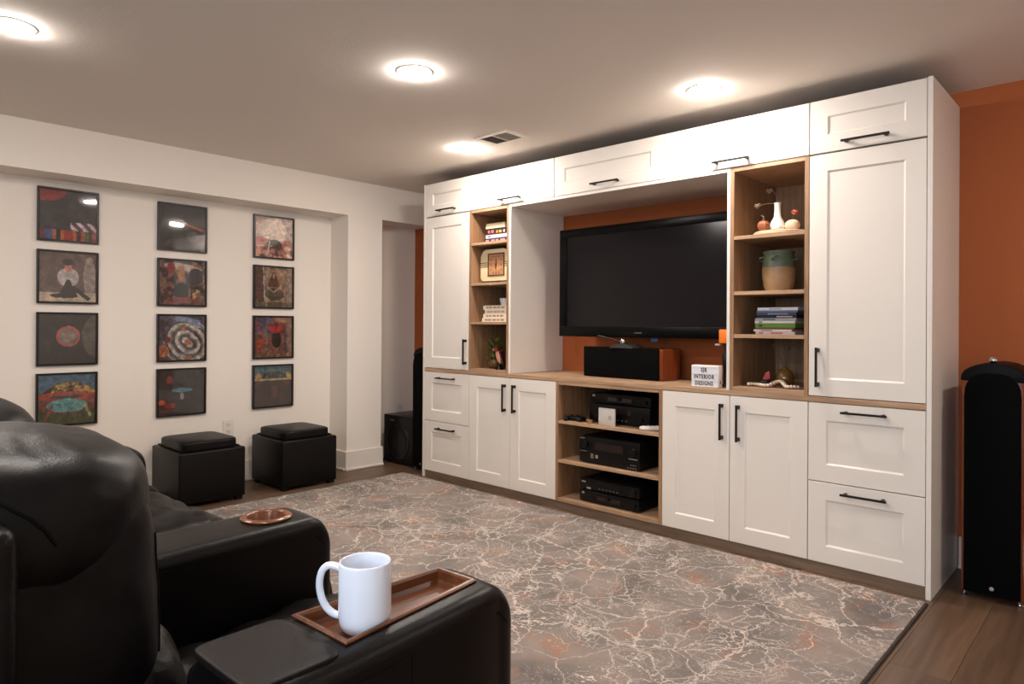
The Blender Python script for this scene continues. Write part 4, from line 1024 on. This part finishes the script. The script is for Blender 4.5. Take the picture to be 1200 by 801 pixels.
o = obj('storage_box', B(2.64, 2.80, 0.24, 0.38, 1.1122, 1.250, bev=0.003), BLACKP); tag(o, 'black box standing behind the stack of flat cases', 'box')

# bottom compartment
SB = 0.8462
t = thing('glass_vase', 'round amber-brown glass vase on the lowest right shelf', 'vase', (2.67, 0.2, SB))
GV = mat('amber_glass', (104, 72, 34), 0.06, spec=0.8)
bm = newbm(); lathe(bm, [(0, 0.001), (0.025, 0.001), (0.041, 0.016), (0.047, 0.042), (0.041, 0.068), (0.026, 0.084), (0.015, 0.091), (0.013, 0.10), (0.011, 0.10), (0.012, 0.088), (0.036, 0.064), (0.036, 0.026), (0, 0.012)], (2.670, 0.19, SB), 36)
obj('body', bm, GV, t, smooth=60)
bm = newbm(); rnd = random.Random(3)
for q in range(10):
    a = rnd.uniform(0, 2*PI); sx = rnd.uniform(0.02, 0.07); h0 = rnd.uniform(0.16, 0.215)
    p = [(2.670, 0.19, SB+0.05), (2.670+sx*0.3*math.cos(a), 0.19+sx*0.2*math.sin(a), SB+0.14), (2.670+sx*math.cos(a), 0.19+sx*math.sin(a)*0.6, SB+h0)]
    tube(bm, p, 0.0009, 4); tube(bm, [p[-1], (p[-1][0]+0.006*math.cos(a), p[-1][1], p[-1][2]+0.01)], [0.002, 0.005], 5)
obj('dried_stems', bm, mat('dried_grey', (96, 80, 68), 0.8), t)
t = thing('cardinal_ornament', 'coral red folded ornament left of the amber vase', 'ornament', (2.63, 0.15, SB))
bm = newbm(); prism(bm, [(2.572, SB+0.024), (2.600, SB+0.030), (2.618, SB+0.040), (2.613, SB+0.080), (2.592, SB+0.070)], 0.13, 0.165, 'Y', bev=0.006)
obj('body', bm, mat('coral_red', (172, 74, 70), 0.5), t, smooth=40)
bm = newbm(); cushion(bm, (2.588, 0.14, SB+0.018), (0.030, 0.026, 0.0172), 2.5, 8); obj('base', bm, mat('dark_base', (36, 26, 24), 0.5), t, smooth=180)
t = thing('bead_garland', 'off-white wooden bead garland lying in front of the amber vase', 'garland', (2.67, 0.06, SB))
path = []
for q in range(46):
    u = q/45; path.append((2.535+0.235*u, 0.075+0.022*math.sin(u*13), SB+0.0095+ (0.022*max(0, math.sin((u-0.45)*PI*2.6)) if 0.45 < u < 0.84 else 0)))
BEAD = mat('bead_white', (224, 206, 184), 0.5)
bme = bpy.data.meshes.new('bead'); bm = newbm(); bmesh.ops.create_icosphere(bm, subdivisions=2, radius=0.0085); bm.to_mesh(bme); bm.free(); bme.materials.append(BEAD)
bme.polygons.foreach_set('use_smooth', [True]*len(bme.polygons))
for q in range(0, 46, 1):
    if q % 2 == 0 or True:
        o = bpy.data.objects.new('bead', bme); COL.objects.link(o); o.parent = t; o.location = Vector(path[q])-WM[t].translation
        o.location.z += 0.0 if q % 2 else 0.003; o.location.y += 0.012*(1 if q % 2 else -1)

# ------------------------------------------------------------------ theatre recliners
def arm_bm(secs, z0=0.04, r=0.028, N_=6):
    """loft of upright rounded sections (y, x0, x1, ztop)"""
    bm = newbm(); rings = []
    for (y, x0, x1, zt) in secs:
        pts = [(x0, z0)]
        for k in range(N_+1):
            a = PI-PI/2*k/N_; pts.append((x0+r+r*math.cos(a), zt-r+r*math.sin(a)))
        for q in range(1, 6): pts.append((x0+r+(x1-x0-2*r)*q/6, zt+0.0015*math.sin(PI*q/6)))
        for k in range(N_+1):
            a = PI/2-PI/2*k/N_; pts.append((x1-r+r*math.cos(a), zt-r+r*math.sin(a)))
        pts.append((x1, z0))
        rings.append([bm.verts.new((px, y, pz)) for px, pz in pts])
    n = len(rings[0])
    for a, b in zip(rings, rings[1:]):
        for k in range(n): bm.faces.new((a[k], a[(k+1) % n], b[(k+1) % n], b[k]))
    bm.faces.new(rings[0]); bm.faces.new(rings[-1][::-1])
    bmesh.ops.recalc_face_normals(bm, faces=bm.faces)
    return bm
def front_round(y, x0, x1, zt, rr=0.06, inset=0.012):
    """rounded nose at the front of an arm"""
    out = []
    for k in range(1, 8):
        a = PI/2*k/7
        out.append((y-rr+rr*math.sin(a), x0+inset*(1-math.cos(a)), x1-inset*(1-math.cos(a)), zt-rr*(1-math.cos(a))))
    return out
def cut(o, cutter_bm):
    """sink a hole in a part"""
    me = bpy.data.meshes.new('c'); bmesh.ops.recalc_face_normals(cutter_bm, faces=cutter_bm.faces); cutter_bm.transform(WM[o].inverted()); cutter_bm.to_mesh(me); cutter_bm.free()
    c = bpy.data.objects.new('c', me); COL.objects.link(c)
    c.matrix_world = WM[o]
    m = o.modifiers.new('b', 'BOOLEAN'); m.operation = 'DIFFERENCE'; m.solver = 'EXACT'; m.object = c
    bpy.context.view_layer.update()
    dg = bpy.context.evaluated_depsgraph_get(); dg.update()
    me2 = bpy.data.meshes.new_from_object(o.evaluated_get(dg)); o.modifiers.clear(); o.data = me2
    bpy.data.objects.remove(c)
sofa = thing('recliner_row', 'row of black leather theatre recliners with wide arms in the left foreground', 'sofa', (2.1, -2.8, 0))
AZ = 0.67
def armrest(xf0, xf1, xr0, xr1, yf=-2.355, yr=-3.06):
    def at(y): s = (y-yr)/(yf-yr); return xr0+(xf0-xr0)*s, xr1+(xf1-xr1)*s
    secs = []
    a, b = at(yr); secs += [(yr, a+0.01, b-0.01, AZ-0.045), (yr+0.008, a+0.003, b-0.003, AZ-0.018), (yr+0.026, a, b, AZ-0.003)]
    for y in (yr+0.05, yr+0.1, -2.74, -2.6, -2.5, yf-0.06): a, b = at(y); secs.append((y, a, b, AZ))
    secs += front_round(yf, xf0, xf1, AZ)
    return obj('armrest', arm_bm(secs), LEATHER, sofa, smooth=50)
# near arm with tray
a1 = armrest(2.985, 3.152, 2.985, 3.205, yr=-2.895)
TQ = [(2.999, -2.728), (3.150, -2.722), (3.107, -2.412), (3.004, -2.418)]    # tray outline
def inset(q, d):
    c = Vector((sum(p[0] for p in q)/4, sum(p[1] for p in q)/4)); out = []
    for p in q:
        v = Vector(p)-c; out.append((c.x+v.x-math.copysign(d, v.x), c.y+v.y-math.copysign(d, v.y)))
    return out
def quad_prism(bm, q0, z0, q1, z1):
    A = [bm.verts.new((p[0], p[1], z0)) for p in q0]; B_ = [bm.verts.new((p[0], p[1], z1)) for p in q1]
    bm.faces.new(A[::-1]); bm.faces.new(B_)
    for k in range(4): bm.faces.new((A[k], A[(k+1) % 4], B_[(k+1) % 4], B_[k]))
bm = newbm(); quad_prism(bm, inset(TQ, 0.006), AZ-0.030, inset(TQ, 0.006), AZ+0.05); cut(a1, bm)
bm = newbm()
rings = []
for d, zz in ((0.0065, AZ-0.028), (0.0065, AZ+0.001), (-0.001, AZ+0.001), (0.0, AZ+0.004), (0.003, AZ+0.006), (0.008, AZ+0.006), (0.011, AZ+0.002), (0.013, AZ-0.012), (0.018, AZ-0.0195), (0.024, AZ-0.021)):
    rings.append([bm.verts.new((p[0], p[1], zz)) for p in inset(TQ, d)])
for a, b in zip(rings, rings[1:]):
    for k in range(4): bm.faces.new((a[k], a[(k+1) % 4], b[(k+1) % 4], b[k]))
bm.faces.new(rings[0][::-1]); bm.faces.new(rings[-1])
obj('tray', bm, TRAYW, a1, label='reddish-brown wooden tray sunk into the near armrest')
# padded lid behind the tray and its seams
bm = newbm(); pad = [(2.990, -3.05), (3.190, -3.05), (3.160, -2.745), (2.994, -2.740)]
c = [sum(p[i] for p in pad)/4 for i in (0, 1)]
cushion(bm, (3.083, -2.813, AZ-0.001), (0.090, 0.073, 0.0065), 8, 16, rot=0.03)
obj('lid_pad', bm, LEATHERP, a1, smooth=180)
bm = newbm(); tube(bm, [(3.203, -2.88, AZ-0.038), (3.190, -2.75, AZ-0.038), (3.174, -2.6, AZ-0.038), (3.160, -2.46, AZ-0.038), (3.152, -2.40, AZ-0.047), (3.147, -2.372, AZ-0.075)], 0.0022, 6)
obj('seam', bm, SEAM, a1)
bm = newbm(); tube(bm, [(3.177, -2.62, AZ-0.04), (3.177, -2.62, 0.3), (3.177, -2.62, 0.06)], 0.0016, 6)
obj('seam', bm, SEAM, a1)
# inner arms with cup holders
def cup_arm(dx):
    a = armrest(2.345+dx, 2.525+dx, 2.355+dx, 2.555+dx)
    bm = newbm(); cyl(bm, (2.437+dx, -2.487, AZ-0.10), 0.047, 0.15, seg=40); cut(a, bm)
    bm = newbm(); lathe(bm, [(0.046, AZ-0.095), (0.0465, AZ+0.001), (0.059, AZ+0.001), (0.061, AZ+0.005), (0.056, AZ+0.009), (0.048, AZ+0.009), (0.043, AZ+0.004), (0.041, AZ-0.092), (0.0, AZ-0.092), (0.0, AZ-0.095)], (2.437+dx, -2.487, 0), 40)
    obj('cup_holder', bm, RINGW, a, smooth=50, label='round brown wooden cup holder')
    bm = newbm(); tube(bm, [(2.5555+dx, -3.05, AZ-0.034), (2.538+dx, -2.7, AZ-0.034), (2.528+dx, -2.46, AZ-0.034), (2.524+dx, -2.40, AZ-0.045), (2.520+dx, -2.372, AZ-0.075)], 0.002, 6)
    obj('seam', bm, SEAM, a)
for dx in (0.0, -1.30, -1.97): cup_arm(dx)
# seats
for k_, (xc, hw) in enumerate(((2.77, 0.215), (2.068, 0.272), (1.518, 0.272), (0.81, 0.22))):
    N2 = 34 if k_ == 0 else 18
    bm = newbm(); cushion(bm, (xc, -2.60, 0.415), (hw, 0.33, 0.105), 4.0, N2, wr=0.024, seed=1+k_*4)
    obj('seat_cushion', bm, LEATHER, sofa, smooth=180)
    bm = newbm(); cushion(bm, (xc, -2.265, 0.255), (hw, 0.055, 0.20), 5, 16, wr=0.006, seed=9+k_)
    obj('footrest', bm, LEATHER, sofa, smooth=180)
    bm = newbm(); cushion(bm, (xc, -2.975, 0.52), (hw-0.012, 0.135, 0.175), 3.4, N2, wr=0.012, seed=5+k_*3, tilt=0.10)
    obj('lumbar_cushion', bm, LEATHER, sofa, smooth=180)
    bm = newbm(); cushion(bm, (xc, -3.056, 0.745), (hw-0.002, 0.158, 0.185), 4.5, N2, wr=0.004, seed=2+k_*3, tilt=0.03)
    h_ = obj('back_cushion', bm, LEATHER, sofa, smooth=180)
    tree = BVHTree.FromPolygons([v.co for v in h_.data.vertices], [p.vertices[:] for p in h_.data.polygons])
    W_ = WM[h_]; pp = []
    for q in range(15):
        u = q/14; g = Vector((xc+hw-0.030-0.012*math.sin(u*PI), -2.86, 0.84-0.23*u))
        c_, n_, _, _ = tree.find_nearest(W_.inverted() @ g); pp.append(W_ @ c_)
    bm = newbm(); tube(bm, pp, 0.0026, 6)
    obj('piping', bm, SEAM, h_)
    bm = newbm(); cushion(bm, (xc+0.000, -3.070, 0.872), (hw+0.006, 0.170, 0.122), 3.0, N2, wr=0.006, seed=2+k_*3, tilt=-0.12)
    h_ = obj('headrest', bm, LEATHER, sofa, smooth=180)
    tree = BVHTree.FromPolygons([v.co for v in h_.data.vertices], [p.vertices[:] for p in h_.data.polygons])
    W_ = WM[h_]; pp = []
    for q in range(15):
        u = q/14; g = Vector((xc+hw+0.05, -3.25+0.20*u, 0.985-0.02*u-0.10*u**3))
        c_, n_, _, _ = tree.find_nearest(W_.inverted() @ g); pp.append(W_ @ c_)
    bm = newbm(); tube(bm, pp, 0.0026, 6)
    obj('piping', bm, SEAM, h_)
    bm = newbm(); box(bm, xc-hw-0.05, xc+hw+0.062, -3.36, -3.10, 0.06, 0.905, bev=0.022, seg=4)
    obj('back_shell', bm, LEATHER, sofa, smooth=50)
    bm = newbm(); box(bm, xc-hw+0.004, xc+hw-0.004, -3.09, -2.30, 0.05, 0.34, bev=0.01)
    obj('base_frame', bm, BLACKP, sofa)

# mug in the tray
MX, MY, MZ = 3.084, -2.644, AZ-0.0207
t = thing('mug', 'plain white ceramic mug standing in the wooden armrest tray', 'mug', (MX, MY, MZ))
bm = newbm(); R_ = 0.0425; Hm = 0.114
lathe(bm, [(0, 0.002), (0.026, 0.002), (0.028, 0.0), (0.031, 0.001), (0.038, 0.008), (0.0415, 0.018), (R_, 0.03), (R_, Hm-0.003), (R_-0.001, Hm-0.0005), (R_-0.0025, Hm), (R_-0.004, Hm-0.001), (R_-0.0045, Hm-0.005), (R_-0.0045, 0.03), (0.034, 0.012), (0.02, 0.007), (0, 0.006)], (MX, MY, MZ), 64)
obj('body', bm, CERAMIC, t, smooth=70)
hd = Vector((-0.80, -0.60, 0)); bm = newbm(); pts = []
ctrl = [(-0.006, 0.096), (0.003, 0.101), (0.018, 0.103), (0.030, 0.094), (0.035, 0.074), (0.032, 0.052), (0.023, 0.034), (0.010, 0.024), (-0.004, 0.021)]
for q in range(len(ctrl)-1):
    p0, p1, p2, p3 = ctrl[max(q-1, 0)], ctrl[q], ctrl[q+1], ctrl[min(q+2, len(ctrl)-1)]
    for k in range(4):
        u = k/4
        c = [0.5*(2*p1[i]+(p2[i]-p0[i])*u+(2*p0[i]-5*p1[i]+4*p2[i]-p3[i])*u*u+(3*p1[i]-p0[i]-3*p2[i]+p3[i])*u**3) for i in (0, 1)]
        pts.append(Vector((MX, MY, MZ))+hd*(R_+c[0])+Vector((0, 0, c[1])))
tube(bm, pts, 0.0060, 12)
obj('handle', bm, CERAMIC, t, smooth=180)
